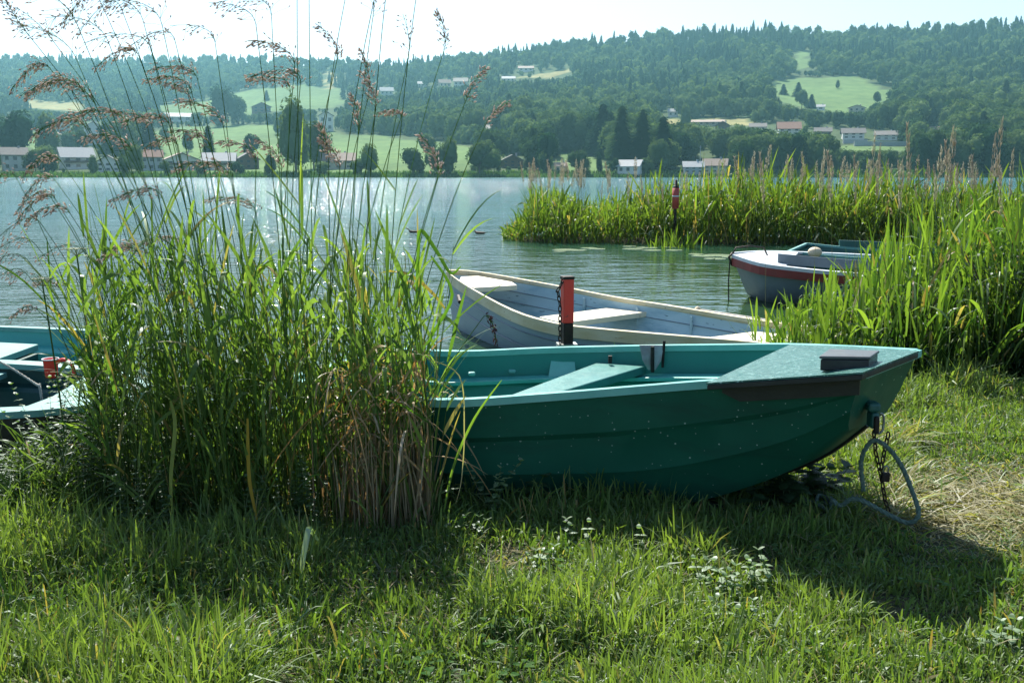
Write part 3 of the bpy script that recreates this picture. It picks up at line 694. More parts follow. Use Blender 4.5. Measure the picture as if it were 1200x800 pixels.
def boat(name, label, pairs, zk, mats, rim_w=.035, steps=True, close_bow=True, inner=True, rake=None, ledge=True, fl=.97, bow_point=False, cat='boat', bot=.66):
    """pairs: (near gunwale, far gunwale) points from bow to stern; zk: keel height at each. Lofted shell with a real inner skin."""
    e = tag(empty(name, tuple((pairs[len(pairs)//2][0]+pairs[len(pairs)//2][1])/2*Vector((1, 1, 0)))), label, cat)
    O = Vector(e.location); n = len(pairs)
    # densify with a Catmull-Rom through the stations
    def dens(seq):
        out = []
        for i in range(n-1):
            p0 = seq[max(i-1, 0)]; p1 = seq[i]; p2 = seq[i+1]; p3 = seq[min(i+2, n-1)]
            for k in range(4):
                t = k/4; out.append(.5*((2*p1)+(p2-p0)*t+(2*p0-5*p1+4*p2-p3)*t*t+(3*p1-p0-3*p2+p3)*t**3))
        out.append(seq[-1]); return out
    Nn = dens([Vector(a) for a, b in pairs]); Ff = dens([Vector(b) for a, b in pairs]); K = [q.x for q in dens([Vector((z, 0, 0)) for z in zk])]
    RK = [q.x for q in dens([Vector((r, 0, 0)) for r in (rake or [0]*n)])]
    prof_o = [(1.0, 0), (fl, .30), (fl-.035, .345), (fl-.07, .62), (fl-.115, .665), (fl-.20, .86), (bot, .97), (bot*.5, 1.0), (0, 1.02)] if steps else \
             [(1.0, 0), (.985, .22), (.95, .45), (.88, .66), (.74, .84), (.5, .95), (.25, .99), (0, 1.02)]
    def section(i, prof, zfloor=None):
        c = (Nn[i]+Ff[i])/2; hN = Nn[i]-c; hF = Ff[i]-c; zg = c.z
        ax = (Nn[max(i-1, 0)]+Ff[max(i-1, 0)]-Nn[min(i+1, len(Nn)-1)]-Ff[min(i+1, len(Nn)-1)]); ax.z = 0; ax.normalize()
        dpt = zg-(K[i] if zfloor is None else zfloor(i)); P = []
        for s, d in prof:
            q = c+hN*s; q.z = (c+hN).z*(1-d)+(zg-dpt)*d if d <= 1 else zg-dpt*d; q -= ax*RK[i]*d; P.append(q-O)
        for s, d in prof[::-1][1:]:
            q = c+hF*s; q.z = (c+hF).z*(1-d)+(zg-dpt)*d if d <= 1 else zg-dpt*d; q -= ax*RK[i]*d; P.append(q-O)
        return P
    nn_ = len(Nn); mb = MB(); S = [section(i, prof_o) for i in range(nn_)]; m_ = len(S[0]); V = [p for s in S for p in s]; Fs = []
    for i in range(nn_-1):
        for k in range(m_-1): Fs.append((i*m_+k, i*m_+k+1, (i+1)*m_+k+1, (i+1)*m_+k))
    Fs.append(tuple(range(m_))); Fs.append(tuple(reversed(range((nn_-1)*m_, nn_*m_))))
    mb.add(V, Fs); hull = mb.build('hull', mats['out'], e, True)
    es = hull.modifiers.new('edges', 'EDGE_SPLIT'); es.split_angle = R(28)
    if inner:
        th = rim_w
        def zf(i): return max(K[i]+.05, -.6)
        if ledge: pr = [(.99, .0), (.955, .04), (.94, .28), (.83, .31), (.80, .36), (.74, .85), (.55, .92), (0, .93)]
        else: pr = [(.99, .0), (.955, .03), (.93, .30), (.87, .55), (.76, .74), (.55, .84), (0, .87)]
        i0 = 1; S = []
        for i in range(i0, nn_-1):
            S.append(section(i, pr, zf))
        m2 = len(S[0]); V = [p for s in S for p in s]; Fs = []; k_ = len(S)
        for i in range(k_-1):
            for k in range(m2-1): Fs.append((i*m2+k, (i+1)*m2+k, (i+1)*m2+k+1, i*m2+k+1))
        Fs.append(tuple(reversed(range(m2)))); Fs.append(tuple(range((k_-1)*m2, k_*m2)))
        # open top shell: end caps are bulkheads
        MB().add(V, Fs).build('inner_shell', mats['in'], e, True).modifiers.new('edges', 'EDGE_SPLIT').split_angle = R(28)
        # hull has no lid; rim closes the gap
    r = MB(); 
    for side, G, Oth in (('n', Nn, Ff), ('f', Ff, Nn)):
        P = []
        for i in range(nn_):
            inn = (Oth[i]-G[i]); inn.z = 0; L = inn.length; inn = inn/L if L > 1e-6 else Vector((0, 0, 0)); w_ = min(rim_w*1.6, L*.5)
            a = G[i]-inn*.012-O; b = G[i]+inn*w_-O
            P += [a+Vector((0, 0, .012)), b+Vector((0, 0, .012)), b-Vector((0, 0, .02)), a-Vector((0, 0, mats.get('rim_h', .022)))]
        Fs = []
        for i in range(nn_-1):
            for k in range(4):
                k2 = (k+1) % 4; q = (i*4+k, i*4+k2, (i+1)*4+k2, (i+1)*4+k); Fs.append(q if side == 'n' else q[::-1])
        Fs += [(3, 2, 1, 0) if side == 'n' else (0, 1, 2, 3)]; b_ = (nn_-1)*4; Fs += [(b_, b_+1, b_+2, b_+3)]
        r.add(P, Fs)
    for i in ((0, -1) if not bow_point else (-1,)):
        a, b = Nn[i]-O, Ff[i]-O
        if (b-a).length > .05:
            d = (b-a).normalized(); t_ = Vector((-d.y, d.x, 0))*.02; r.prism([a-t_+Vector((0,0,.010)), b-t_+Vector((0,0,.010)), b+t_+Vector((0,0,.010)), a+t_+Vector((0,0,.010))], .03)
    r.build('gunwale', mats['rim'], e, False)
    KEEL = []
    for i in range(nn_):
        c = (Nn[i]+Ff[i])/2; ax = (Nn[max(i-1, 0)]+Ff[max(i-1, 0)]-Nn[min(i+1, nn_-1)]-Ff[min(i+1, nn_-1)]); ax.z = 0; ax.normalize()
        q = c-ax*RK[i]*1.02; q.z = c.z-(c.z-K[i])*1.02; KEEL.append(q-O)
    e['n'] = 0; del e['n']; boat.keel = KEEL
    return e, O, Nn, Ff

# ---- the green rowboat on the grass
gp = [(at(1010, 437, .74), at(1075, 412, .74)), (at(932, 442.5, .69), at(1012, 408.5, .69)), (at(828, 449, .63), at(925, 405, .645)), (at(740, 456, .585), at(850, 405.5, .60)),
      (at(640, 464, .54), at(760, 406.5, .56)), (at(515, 471, .50), at(640, 409, .52)), (Vector((-.75, 4.6, .48)), at(540, 413, .49)), (Vector((-1.15, 4.95, .47)), Vector((-.72, 5.85, .47)))]
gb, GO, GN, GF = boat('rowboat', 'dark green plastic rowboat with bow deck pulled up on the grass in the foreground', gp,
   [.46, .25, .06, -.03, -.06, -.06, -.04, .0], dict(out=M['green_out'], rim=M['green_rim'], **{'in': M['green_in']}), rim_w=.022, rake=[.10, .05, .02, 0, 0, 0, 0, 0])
def gl(v): return Vector(v)-GO
GKEEL = boat.keel
# fore deck: thick board with an upturned dark side edge
dk = [at(828, 448.5, .655), at(1011, 436, .765), at(1077, 411, .765), at(1000, 405.5, .715), at(926, 403.5, .672)]
d = MB().prism([gl(p) for p in dk], .007); dko = d.build('foredeck', M['deck_green'], gb)
dc = sum((gl(p) for p in dk), Vector())/5
MB().prism([dc+(gl(p)-dc)*.996-Vector((0, 0, .009)) for p in dk], .022).build('edge_trim', M['rubber_and_shade_black'], gb, bevel=.003)
# side skirt of dark rubber under the deck edge
def strip(pts_top, pts_bot, off, name, mat, parent, th=.012):
    m_ = MB(); T = [gl(p)+off for p in pts_top]; B = [gl(p)+off for p in pts_bot]; n = len(T); V = T+B+[p-off.normalized()*th for p in T]+[p-off.normalized()*th for p in B]
    Fs = []
    for i in range(n-1):
        Fs += [(i, n+i, n+i+1, i+1), (2*n+i, 2*n+i+1, 3*n+i+1, 3*n+i), (i, i+1, 2*n+i+1, 2*n+i), (n+i, 3*n+i, 3*n+i+1, n+i+1)]
    Fs += [(0, 2*n, 3*n, n), (n-1, 2*n-1, 4*n-1, 3*n-1)]
    m_.add(V, Fs); return m_.build(name, mat, parent)
offN = (GN[6]-GF[6]); offN.z = 0; offN = offN.normalized()*.014
def Nat(u):   # near gunwale point at fractional densified index
    i = int(u); f = u-i; return GN[i]*(1-f)+GN[min(i+1, len(GN)-1)]*f
us_ = np.linspace(.05, 7.2, 10)
strip([Nat(u)+Vector((0, 0, .008)) for u in us_], [Nat(u)-Vector((0, 0, .085*min(1, (7.35-u)/.8)**.4))+offN*-.15 for u in us_], offN, 'rub_strip', M['rubber_and_shade_black'], gb)
# edge moulding along the bow transom
a, b = GN[0], GF[0]; ax = Vector((b.y-a.y, -(b.x-a.x), 0)).normalized()
strip([a+Vector((0,0,.005)), b+Vector((0,0,.005))], [a-Vector((0,0,.02)), b-Vector((0,0,.02))], ax*.012, 'edge_trim', M['rubber_and_shade_black'], gb)
# black hatch lid
hc_ = [at(960, 417, .80), at(1020, 418, .80), at(1031, 410.5, .80), at(972, 408.5, .80)]
hd = MB().prism([gl(p) for p in hc_], .012); ctr = sum((gl(p) for p in hc_), Vector())/4
lidm = paint('lid_lit_grey', (.10, .11, .11), (.06, .065, .065), .4, 8)  # black lid's lit top: its grey gleam is put into the colour
hd.build('hatch_top', lidm, gb, bevel=.004)
hd = MB().prism([ctr+(gl(p)-ctr)*.95-Vector((0, 0, .014)) for p in hc_], .045)
hd.build('hatch_lid', M['black_plastic'], gb, bevel=.004)
# thwart
tw = [at(578, 470, .46), at(636, 465, .46), at(757, 428.5, .47), at(700, 424.5, .47)]
MB().prism([gl(p) for p in tw], .045).build('thwart', M['green_rim2'] if 'green_rim2' in M else paint('thwart_green', (.035, .17, .15), (.05, .215, .19), .4, 10, spots=(.04, .18, .17), spot_scale=14, spot_lo=.68, bump=.15), gb, bevel=.006)
# moulded seat ledges on both sides of the inside, with little lugs, and the wedge-shaped rowlock boss
led = MB()
for G, Oo in ((GF, GN), (GN, GF)):
    P = []
    for i in range(7, len(G)-2):
        inn = (Oo[i]-G[i]).normalized(); inn.z = 0
        zt = G[i].z-.145; a = G[i]+inn*.045; b = G[i]+inn*.15
        P += [gl((a.x, a.y, zt+.004)), gl((b.x, b.y, zt)), gl((b.x, b.y, zt-.022)), gl((a.x, a.y, zt-.022))]
    Fs = [(i*4+k, i*4+(k+1) % 4, (i+1)*4+(k+1) % 4, (i+1)*4+k) for i in range(len(P)//4-1) for k in range(4)] + [(0, 1, 2, 3), tuple(len(P)-4+k for k in (3, 2, 1, 0))]
    led.add(P, Fs)
led.build('side_ledge', paint('ledge_green', (.06, .34, .30), (.09, .40, .35), .4, 6), gb, bevel=.003)
for px, py in ((600, 434), (553, 437), (762, 431)):
    c_ = gl(at(px, py, .395)); MB().box((c_.x, c_.y-.02, c_.z), (.04, .03, .022), .2).build('moulded_lug', M['green_rim'], gb, bevel=.008)
ws = MB(); a = gl(at(648, 409, .52)); b = gl(at(672, 409, .525)); dn = Vector((0.0, -.10, -.15))
ws.add([a, b, b+dn+Vector((.012, 0, 0)), a+dn+Vector((-.03, 0, 0)), a+Vector((0, .01, -.19)), b+Vector((0, .01, -.19))], [(0, 3, 2, 1), (0, 4, 3), (1, 2, 5), (3, 4, 5, 2), (0, 1, 5, 4)])
ws.build('rowlock_boss', M['green_rim'], gb)
# rowlock plate with black pin on the far gunwale
rp = MB(); c_ = gl(at(763, 408, .565)); L = Vector((.10, .02, 0))
pts = [c_+Vector((-.065, -.02, .02)), c_+Vector((-.05, -.045, -.06)), c_+Vector((-.02, -.05, -.11)), c_+Vector((.02, -.05, -.11)), c_+Vector((.05, -.045, -.06)), c_+Vector((.065, -.02, .02))]
rp.add(pts+[p+Vector((0, .012, 0)) for p in pts], [(0, 1, 2, 3, 4, 5), (11, 10, 9, 8, 7, 6)]+[(i, i+6, (i+1) % 6+6, (i+1) % 6) for i in range(6)])
pl = rp.build('rowlock_plate', M['galv'], gb)
MB().tube([c_+Vector((0, -.058, .02)), c_+Vector((.002, -.062, -.12))], .010, 8).tube([c_+Vector((.068, -.02, .045)), c_+Vector((.06, -.03, -.10))], .008, 6).build('rowlock_pin', M['iron'], pl)
MB().box(tuple(gl(at(715, 421, .50))), (.02, .02, .04)).build('cleat', M['iron'], gb)
# plate on the stern side of the near gunwale, keel strip and bow eye
kc = []
for i, (u, s) in enumerate(((0, .0), (1, 0), (2, 0), (4, 0), (6, 0), (9, 0), (13, 0))):
    p = (GN[u]+GF[u])/2
    kc.append(p)
zk_ = [.46, .40, .34, .25, .155, .02, -.05]
MB().tube([q+Vector((0, 0, .002)) for q in GKEEL[0:20]], .016, 6).build('keel_strip', M['rubber_and_shade_black'], gb)
be = Vector(at(1028, 476, .50)); 
sk = MB(); q = gl(be); sk.add([q+Vector((-.06, 0, .12)), q+Vector((.03, 0, .13)), q+Vector((.035, 0, -.03)), q+Vector((0, 0, -.05)), q+Vector((-.16, .06, -.05)),
        q+Vector((-.05, .05, .12)), q+Vector((.04, .05, .13)), q+Vector((.045, .05, -.03)), q+Vector((.01, .05, -.05)), q+Vector((-.15, .11, -.05))],
        [(0, 4, 3, 2, 1), (5, 6, 7, 8, 9), (0, 1, 6, 5), (1, 2, 7, 6), (2, 3, 8, 7), (3, 4, 9, 8), (4, 0, 5, 9)])
sk = MB(); q = gl(at(1024, 481, .5)); q = gl(atY(1026, 489, 3.95))
for (x0, x1, z0, z1) in ((-.030, .022, .02, .060), (-.016, .018, -.050, .02)): sk.box((q.x+(x0+x1)/2, q.y+.03, q.z+(z0+z1)/2), (x1-x0, .07, z1-z0-.001))
sk.build('stem_block', M['tarp'], gb, bevel=.012)
MB().box((q.x+.002, q.y-.012, q.z-.03), (.022, .022, .075)).build('bow_eye', M['iron'], gb, bevel=.008)
# chain, padlock and rope hanging from the bow
def link(mb, c, L, W, r, rot, lean=0):
    P = []
    for k in range(12):
        a = 2*math.pi*k/12; x = W*math.cos(a); z = L*math.sin(a) + (L*.35 if math.sin(a) > 0 else -L*.35)*(abs(math.sin(a)) > .3)
        v = Vector((x*math.cos(rot), x*math.sin(rot), z)); v.x += lean*z; P.append(Vector(c)+v)
    mb.tube(P, r, 6, True)
def chain(name, label, pts, spacing, parent=None, L=.012, W=.008, r=.0032, mat=None, group=None):
    pts = [Vector(p) for p in pts]; e = tag(empty(name, tuple(pts[0])), label, 'chain', group)
    seg = [(pts[i+1]-pts[i]).length for i in range(len(pts)-1)]; T = sum(seg); n = int(T/spacing); k = 0
    for i in range(n+1):
        s = T*i/n; j = 0
        while j < len(seg)-1 and s > seg[j]: s -= seg[j]; j += 1
        p = pts[j].lerp(pts[j+1], min(1, s/seg[j])); lean = (pts[j+1]-pts[j]); lean = lean.x/(abs(lean.z)+1e-3)*(1 if lean.z > 0 else -1)
        mb = MB(); link(mb, p-pts[0], L, W, r, (i % 2)*math.pi/2+.5, max(-.6, min(.6, lean))); mb.build('chain_link', mat or M['rust'], e, True)
    return e
ex, ey, ez = at(1027, 486, .47)
ch = chain('rusty_chain', 'rusty iron chain hanging in two strands from the bow eye of the green rowboat', [(ex-.005, ey, ez-.085), (ex+.005, ey-.01, ez-.17), (ex+.03, ey-.02, ez-.27), (ex+.055, ey-.02, ez-.38), (ex+.08, ey-.02, .02)], .027, L=.0125, W=.0085, r=.0034)
mb2 = MB(); O_ = Vector(ch.location)
for i in range(6):
    mb3 = MB(); link(mb3, Vector((ex+.045-.004*i, ey-.03, ez-.085-.027*i))-O_, .0125, .0085, .0034, (i % 2)*1.57+.4); mb3.build('chain_link', M['rust'], ch, True)
mb3 = MB(); link(mb3, Vector((ex+.012, ey-.01, ez-.035))-O_, .034, .022, .0055, .25); mb3.build('shackle', M['galv'], ch, True)
e = tag(empty('padlock', (ex+.045, ey-.03, ez-.27)), 'small dark padlock closing the rusty chain at the bow of the green rowboat', 'padlock')
MB().box((0, 0, 0), (.036, .02, .042)).build('body', M['iron'], e, bevel=.005)
MB().tube([(-.011, 0, .018), (-.011, 0, .04), (-.005, 0, .049), (.005, 0, .049), (.011, 0, .04), (.011, 0, .018)], .0035, 6).build('shackle', M['galv'], e, True)
def spl(pts, k=6):
    pts = [Vector(p) for p in pts]; out = []
    for i in range(len(pts)-1):
        p0 = pts[max(i-1, 0)]; p1 = pts[i]; p2 = pts[i+1]; p3 = pts[min(i+2, len(pts)-1)]
        for q in range(k):
            t = q/k; out.append(.5*((2*p1)+(p2-p0)*t+(2*p0-5*p1+4*p2-p3)*t*t+(3*p1-p0-3*p2+p3)*t**3))
    return out+[pts[-1]]
def twisted(pts, r, name, mat, parent=None):
    P = spl(pts, 10); mb = MB()
    for ph in (0, 2.094, 4.189):
        Q = []
        L = 0
        for i, p in enumerate(P):
            if i: L += (p-P[i-1]).length
            t = (P[min(i+1, len(P)-1)]-P[max(i-1, 0)]).normalized(); u = t.cross(Vector((.3, .9, .2))).normalized(); v = t.cross(u)
            a = L/(r*7)*6.283/1.2+ph; Q.append(p+(u*math.cos(a)+v*math.sin(a))*r*.5)
        mb.tube(Q, r*.62, 6)
    return mb.build(name, mat, parent, True)
rp_ = [(1012, 575, 4.05), (1009, 545, 4.04), (1013, 528, 4.03), (1024, 516, 4.02), (1040, 524, 4.0), (1056, 545, 3.98), (1067, 570, 3.96), (1076, 596, 3.93), (1074, 608, 3.92), (1062, 612, 3.94), (1040, 602, 3.97), (1018, 590, 4.0), (1000, 584, 4.05), (985, 592, 4.08), (975, 585, 4.1)]
rope = twisted([atY(*p) for p in rp_], .0095, 'mooring_rope', M['rope'])
tag(rope, 'grey-green mooring rope looped down from the bow of the green rowboat', 'rope')
pile = []
for k in range(26):
    a = k*1.1; c_ = at(985+20*math.sin(k*.9), 590+6*math.cos(k*1.7), .05); pile.append((c_.x+.035*math.cos(a), c_.y+.03*math.sin(a), .03+.02*(k % 3)))
tag(twisted(pile, .008, 'rope_coil', M['rope']), 'tangled green rope end lying in the shaded grass under the bow', 'rope')

# ---- pale blue wooden rowboat in the water
bp = [(at(523, 319, .50), at(525, 317, .50)), (at(545, 335, .44), at(562, 319.5, .45)), (at(600, 365, .33), at(650, 335, .37)), (at(650, 380, .27), at(720, 348.5, .31)), (at(700, 386.5, .24), at(780, 358, .27)),
      (at(780, 393.5, .20), at(850, 369.5, .235)), (at(870, 401, .18), at(918, 380, .22)), (at(950, 409, .18), at(990, 390, .22))]
bb, BO, BN, BF = boat('wooden_rowboat', 'pale blue wooden rowboat with cream seats floating behind the green rowboat', bp,
    [-.22, -.22, -.24, -.25, -.25, -.24, -.2, -.18], dict(out=M['blue_out'], rim=M['cream'], rim_h=.085, **{'in': M['blue_in']}), rim_w=.03, steps=False, ledge=False, bow_point=True, rake=[.10, .04, 0, 0, 0, 0, 0, 0])
def bl(v): return Vector(v)-BO
MB().prism([bl(p) for p in (at(537, 331, .43), at(556, 337, .42), at(606, 334, .40), at(600, 330, .40), at(560, 323, .43), at(540, 324, .44))], .05).build('bow_seat', M['cream_top'], bb, bevel=.006)
MB().prism([bl(p) for p in (at(632, 371, .22), at(662, 378, .21), at(782, 362, .20), at(748, 356, .21))], .05).build('thwart', M['cream_top'], bb, bevel=.006)
MB().prism([bl(p) for p in (at(815, 397, .16), at(905, 404, .16), at(960, 396, .15), at(885, 388, .16))], .05).build('stern_seat', M['cream_top'], bb, bevel=.006)
# grey weathered board along the inside of the far side, and a stub of pale foam
P0, P1 = at(822, 363.5, .235), at(985, 389, .205)
dirn = (P1-P0).normalized(); nrm = Vector((-dirn.y, dirn.x, 0))*-.02
MB().prism([bl(P0+nrm+Vector((0,0,.012))), bl(P1+nrm+Vector((0,0,.012))), bl(P1-nrm*.3+Vector((0,0,.012))), bl(P0-nrm*.3+Vector((0,0,.012)))], .09).build('side_board', paint('weathered_board', (.40, .38, .38), (.50, .48, .47), .8, 5, bump=.3, stretch=(1, 1, 4)), bb)
c_ = bl(at(817, 362, .23)); MB().ell((c_.x, c_.y-.02, c_.z-.03), (.04, .04, .06), 8, 5).build('rowlock_stub', M['bone'], bb, True)
for i in (10, 14, 18, 22):
    for G, Oo in ((BF, BN),):
        inn = (Oo[i]-G[i]).normalized(); p = G[i]+inn*.075
        MB().tube([bl((p.x, p.y, G[i].z-.05)), bl((p.x, p.y, G[i].z-.22)), bl((p.x+inn.x*.06, p.y+inn.y*.06, G[i].z-.34))], .014, 5).build('frame_rib', M['blue_in'], bb)
for f_, dz in ((.055, .13), (.085, .24)):
    MB().tube([bl((BF[i]+(BN[i]-BF[i]).normalized()*f_*1.0 + Vector((0, 0, -dz)))) for i in range(4, 26)], .0045, 4).build('plank_seam', M['boat_grey'], bb)
for dz in (.14, .27):
    MB().tube([bl(BN[i]-(BF[i]-BN[i]).normalized()*(.004-dz*.11)+Vector((0, 0, -dz))) for i in range(2, 26)], .005, 4).build('plank_seam', M['boat_grey'], bb)
MB().tube([bl(at(537, 347, .36)), bl(at(539, 354, .33))], .02, 6).build('rudder_pin', M['iron'], bb)
MB().prism([bl(p) for p in (at(742, 369, .10), at(790, 373, .08), at(792, 367, .08), at(750, 364, .1))], .03).build('oar_block', M['roof_tile'], bb)

# ---- red mooring post standing between the boats, with its chain
pz = .52
pb = at(665.5, 405, pz); y_ = 6.05; p0 = atY(664, 430, y_); g0 = float(ground(p0.x, y_))
e = tag(empty('mooring_post', (p0.x, y_, g0)), 'squared iron mooring post with flaking red paint behind the green rowboat', 'post')
ztop = atY(664, 326, y_).z - g0; zmid = atY(664, 378, y_).z - g0
MB().box((0, 0, zmid/2-.1), (.062, .062, zmid+.2), .3).build('post_foot', M['iron'], e, bevel=.004)
MB().box((0, 0, (ztop+zmid)/2), (.066, .066, ztop-zmid), .3).build('red_sleeve', M['red_paint'], e, bevel=.006)
MB().box((0, 0, ztop+.004), (.072, .070, .02), .3).build('cap', M['iron'], e, bevel=.004)
zb = atY(664, 404, y_).z-g0; MB().box((0, 0, zb), (.12, .10, .02), .1).build('collar_plate', M['galv'], e)
cx0 = p0.x-.048
chain('post_chain', 'black chain hanging down the left side of the red mooring post', [(cx0+.02, y_-.035, g0+ztop-.01), (cx0-.012, y_-.04, g0+ztop-.07), (cx0+.002, y_-.045, g0+ztop-.16), (cx0+.004, y_-.045, g0+zb+.02)], .03, L=.014, W=.0095, r=.0038, mat=M['iron'])

# ---- grey and red motorboat in the reeds
mp_ = [(at(857.5, 299, .50), at(860, 296.5, .50)), (at(890, 309, .44), at(895, 294.5, .46)), (at(930, 314.5, .40), at(950, 296, .42)), (at(975, 319, .36), at(1000, 298, .39)), (at(1030, 323, .33), at(1055, 301, .36)), (at(1090, 329, .31), at(1112, 305, .34)), (at(1150, 334, .30), at(1165, 309, .33))]
mo, MO, MN, MF = boat('motorboat', 'grey motorboat with red band and white rim moored in the reeds on the right', mp_, [-.02, -.14, -.2, -.22, -.22, -.2, -.18],
   dict(out=M['boat_grey'], rim=M['boat_white'], rim_h=.03, **{'in': M['boat_grey']}), rim_w=.06, steps=False, ledge=False, bow_point=True, rake=[.25, .12, .05, 0, 0, 0, 0])
rb_ = MB(); P = []; nM = len(MN)
for i in range(nM):
    out_ = (MN[i]-MF[i]); out_.z = 0; out_ = out_.normalized() if out_.length > .05 else Vector((-.3, -.95, 0)).normalized()
    a = MN[i]+out_*.020-MO; P += [a-Vector((0, 0, .03)), a-Vector((0, 0, .125)), a-out_*.035-Vector((0, 0, .125)), a-out_*.035-Vector((0, 0, .03))]
rb_.add(P, [(i*4+k, (i+1)*4+k, (i+1)*4+(k+1) % 4, i*4+(k+1) % 4) for i in range(nM-1) for k in range(4)] + [(0, 1, 2, 3)]); rb_.build('red_band', M['boat_red'], mo)
# fore deck, side coaming and rail
MB().prism([p-MO+Vector((0, 0, .006)) for p in [MN[0], MN[4], MN[7], MF[7], MF[4]]], .02).build('foredeck', M['boat_white'], mo)
co_ = [(MN[i]*.82+MF[i]*.18) for i in range(6, nM-2)]
cm = MB()
P = []
for p in co_: q = p-MO; P += [q, q+Vector((0, 0, .12)), q+Vector((0, .03, .12)), q+Vector((0, .03, 0))]
cm.add(P, [(i*4+k, i*4+(k+1) % 4, (i+1)*4+(k+1) % 4, (i+1)*4+k) for i in range(len(co_)-1) for k in range(4)] + [(3, 2, 1, 0)]); cm.build('coaming', M['boat_grey'], mo)
rl = MB(); q0 = MN[0]-MO; rl.tube([q0+Vector((.02, .02, .02)), q0+Vector((.06, .05, .09)), q0+Vector((.25, .1, .11)), q0+Vector((.45, .2, .08)), q0+Vector((.5, .2, -.02))], .010, 6)
rl.tube([q0+Vector((.01, .0, .03)), q0+Vector((-.04, -.03, -.02)), q0+Vector((.0, -.02, -.12)), q0+Vector((.06, -.02, -.14))], .014, 6); rl.build('bow_rail', M['iron'], mo, True)
fc = bpy.data.curves.new('lettering', 'FONT'); fc.body = "la Salu"; fc.size = .21; fc.shear = .4; fc.extrude = .002; fc.materials.append(M['boat_white'])
fo = bpy.data.objects.new('lettering', fc); C.objects.link(fo)
bpy.context.view_layer.update(); dg = bpy.context.evaluated_depsgraph_get(); me = bpy.data.meshes.new_from_object(fo.evaluated_get(dg)); bpy.data.objects.remove(fo)
lo = bpy.data.objects.new('lettering', me); C.objects.link(lo); lo.parent = mo
A = MN[10]; B = MN[17]; dd = (B-A); A2 = A+(B-A)*-.05
outn = Vector((dd.y, -dd.x, 0)).normalized()
lo.location = A2-MO+outn*.035+Vector((0, 0, -.30)); lo.rotation_euler = (math.pi/2, math.atan2(-dd.z, 1)*0, math.atan2(dd.y, dd.x))
MB().tube([MN[0]-MO+Vector((-.02, 0, -.05)), MN[0]-MO+Vector((-.05, -.1, -.3)), MN[0]-MO+Vector((-.07, -.25, -.60))], .008, 5).build('mooring_line', M['iron'], mo)
# green punt behind it and its round float
pp = [(atY(924, 294.5, 13.9), atY(945, 289, 14.9)), (atY(985, 301, 13.6), atY(1000, 291, 14.7)), (atY(1060, 305, 13.4), atY(1070, 294, 14.5)), (atY(1130, 309, 13.2), atY(1140, 298, 14.3))]
for a, b in pp: b.z = a.z+.04
pt, PO, PN_, PF_ = boat('punt', 'dark green flat boat lying beyond the grey motorboat in the reeds', pp, [.1, -.12, -.14, -.1], dict(out=M['tarp'], rim=M['teal_pale'], **{'in': M['tarp']}), rim_w=.02, steps=False, ledge=False)
q = PF_[3]-PO
MB().prism([q+Vector((0, 0, .10)), PF_[11]-PO+Vector((0, 0, .12)), PF_[11]-PO+Vector((0, .05, .12)), q+Vector((0, .05, .10))][::1], .18).build('wash_board', M['tarp'], pt)
c_ = atY(955, 295.5, 13.3); tag(MB().ell(tuple(c_), (.095, .09, .07), 14, 8).build('float', M['bone'], None, True), 'round beige float resting on the green flat boat in the reeds', 'float')

# ---- turquoise boats at the left edge
tp = [(Vector((-2.62, 6.55, .30)), Vector((-2.75, 7.15, .32))), (Vector((-3.1, 6.2, .26)), Vector((-3.2, 7.6, .30))), (Vector((-3.8, 6.0, .24)), Vector((-3.9, 7.85, .29))), (Vector((-4.6, 5.95, .24)), Vector((-4.7, 7.9, .31))), (Vector((-5.5, 6.1, .26)), Vector((-5.6, 7.8, .34))), (Vector((-6.1, 6.3, .3)), Vector((-6.2, 7.5, .38)))]
ta, TO, TN, TF = boat('turquoise_rowboat', 'turquoise rowboat with pale rim floating at the left edge behind the grass', tp, [-.05, -.18, -.2, -.2, -.18, -.1],
   dict(out=M['teal_dark'], rim=M['teal_pale'], **{'in': M['teal_in']}), rim_w=.035, steps=False, ledge=True)
def tl(v): return Vector(v)-TO
MB().prism([tl((-3.62, 6.22, .22)), tl((-3.62, 7.5, .22)), tl((-4.0, 7.6, .22)), tl((-4.0, 6.12, .22))][::-1], .05).build('stern_bench', M['teal_pale'], ta, bevel=.006)
MB().prism([tl((-3.58, 6.3, .165)), tl((-3.58, 7.4, .165)), tl((-3.97, 7.5, .165)), tl((-3.97, 6.25, .165))][::-1], .30).build('locker', M['teal_dark'], ta)
fp = [(Vector((-1.98, 4.95, 0.360)), Vector((-2.0, 5.35, 0.360))), (Vector((-2.3, 4.72, 0.360)), Vector((-2.35, 5.65, 0.380))), (Vector((-2.9, 4.62, 0.360)), Vector((-2.95, 5.85, 0.390))), (Vector((-3.6, 4.65, 0.370)), Vector((-3.65, 5.85, 0.400))), (Vector((-4.2, 4.75, 0.390)), Vector((-4.3, 5.7, 0.410)))]
tb, T2O, T2N, T2F = boat('dinghy', 'pale decked dinghy with its shaded underside coloured black drawn up at the left edge', fp, [.0, -.06, -.08, -.08, 0],
   dict(out=M['rubber_and_shade_black'], rim=M['teal_pale'], **{'in': M['teal_dark']}), rim_w=.065, steps=False, ledge=True)  # hull coloured black to paint in the shade beneath the deck
MB().prism([p-T2O+Vector((0, 0, .008)) for p in (T2N[0], T2F[0], T2F[2], T2F[5], T2F[5]*.7+T2N[5]*.3-Vector((-.08,0,0)), T2N[5]*.7+T2F[5]*.3-Vector((-.08,0,0)), T2N[5], T2N[2])][::-1], .025).build('foredeck', M['teal_pale'], tb, bevel=.004)
MB().box(tuple(T2N[9]*.5+T2F[9]*.5-T2O+Vector((0, 0, -.04))), (.25, 1.0, .03)).build('thwart', M['teal_pale'], tb)
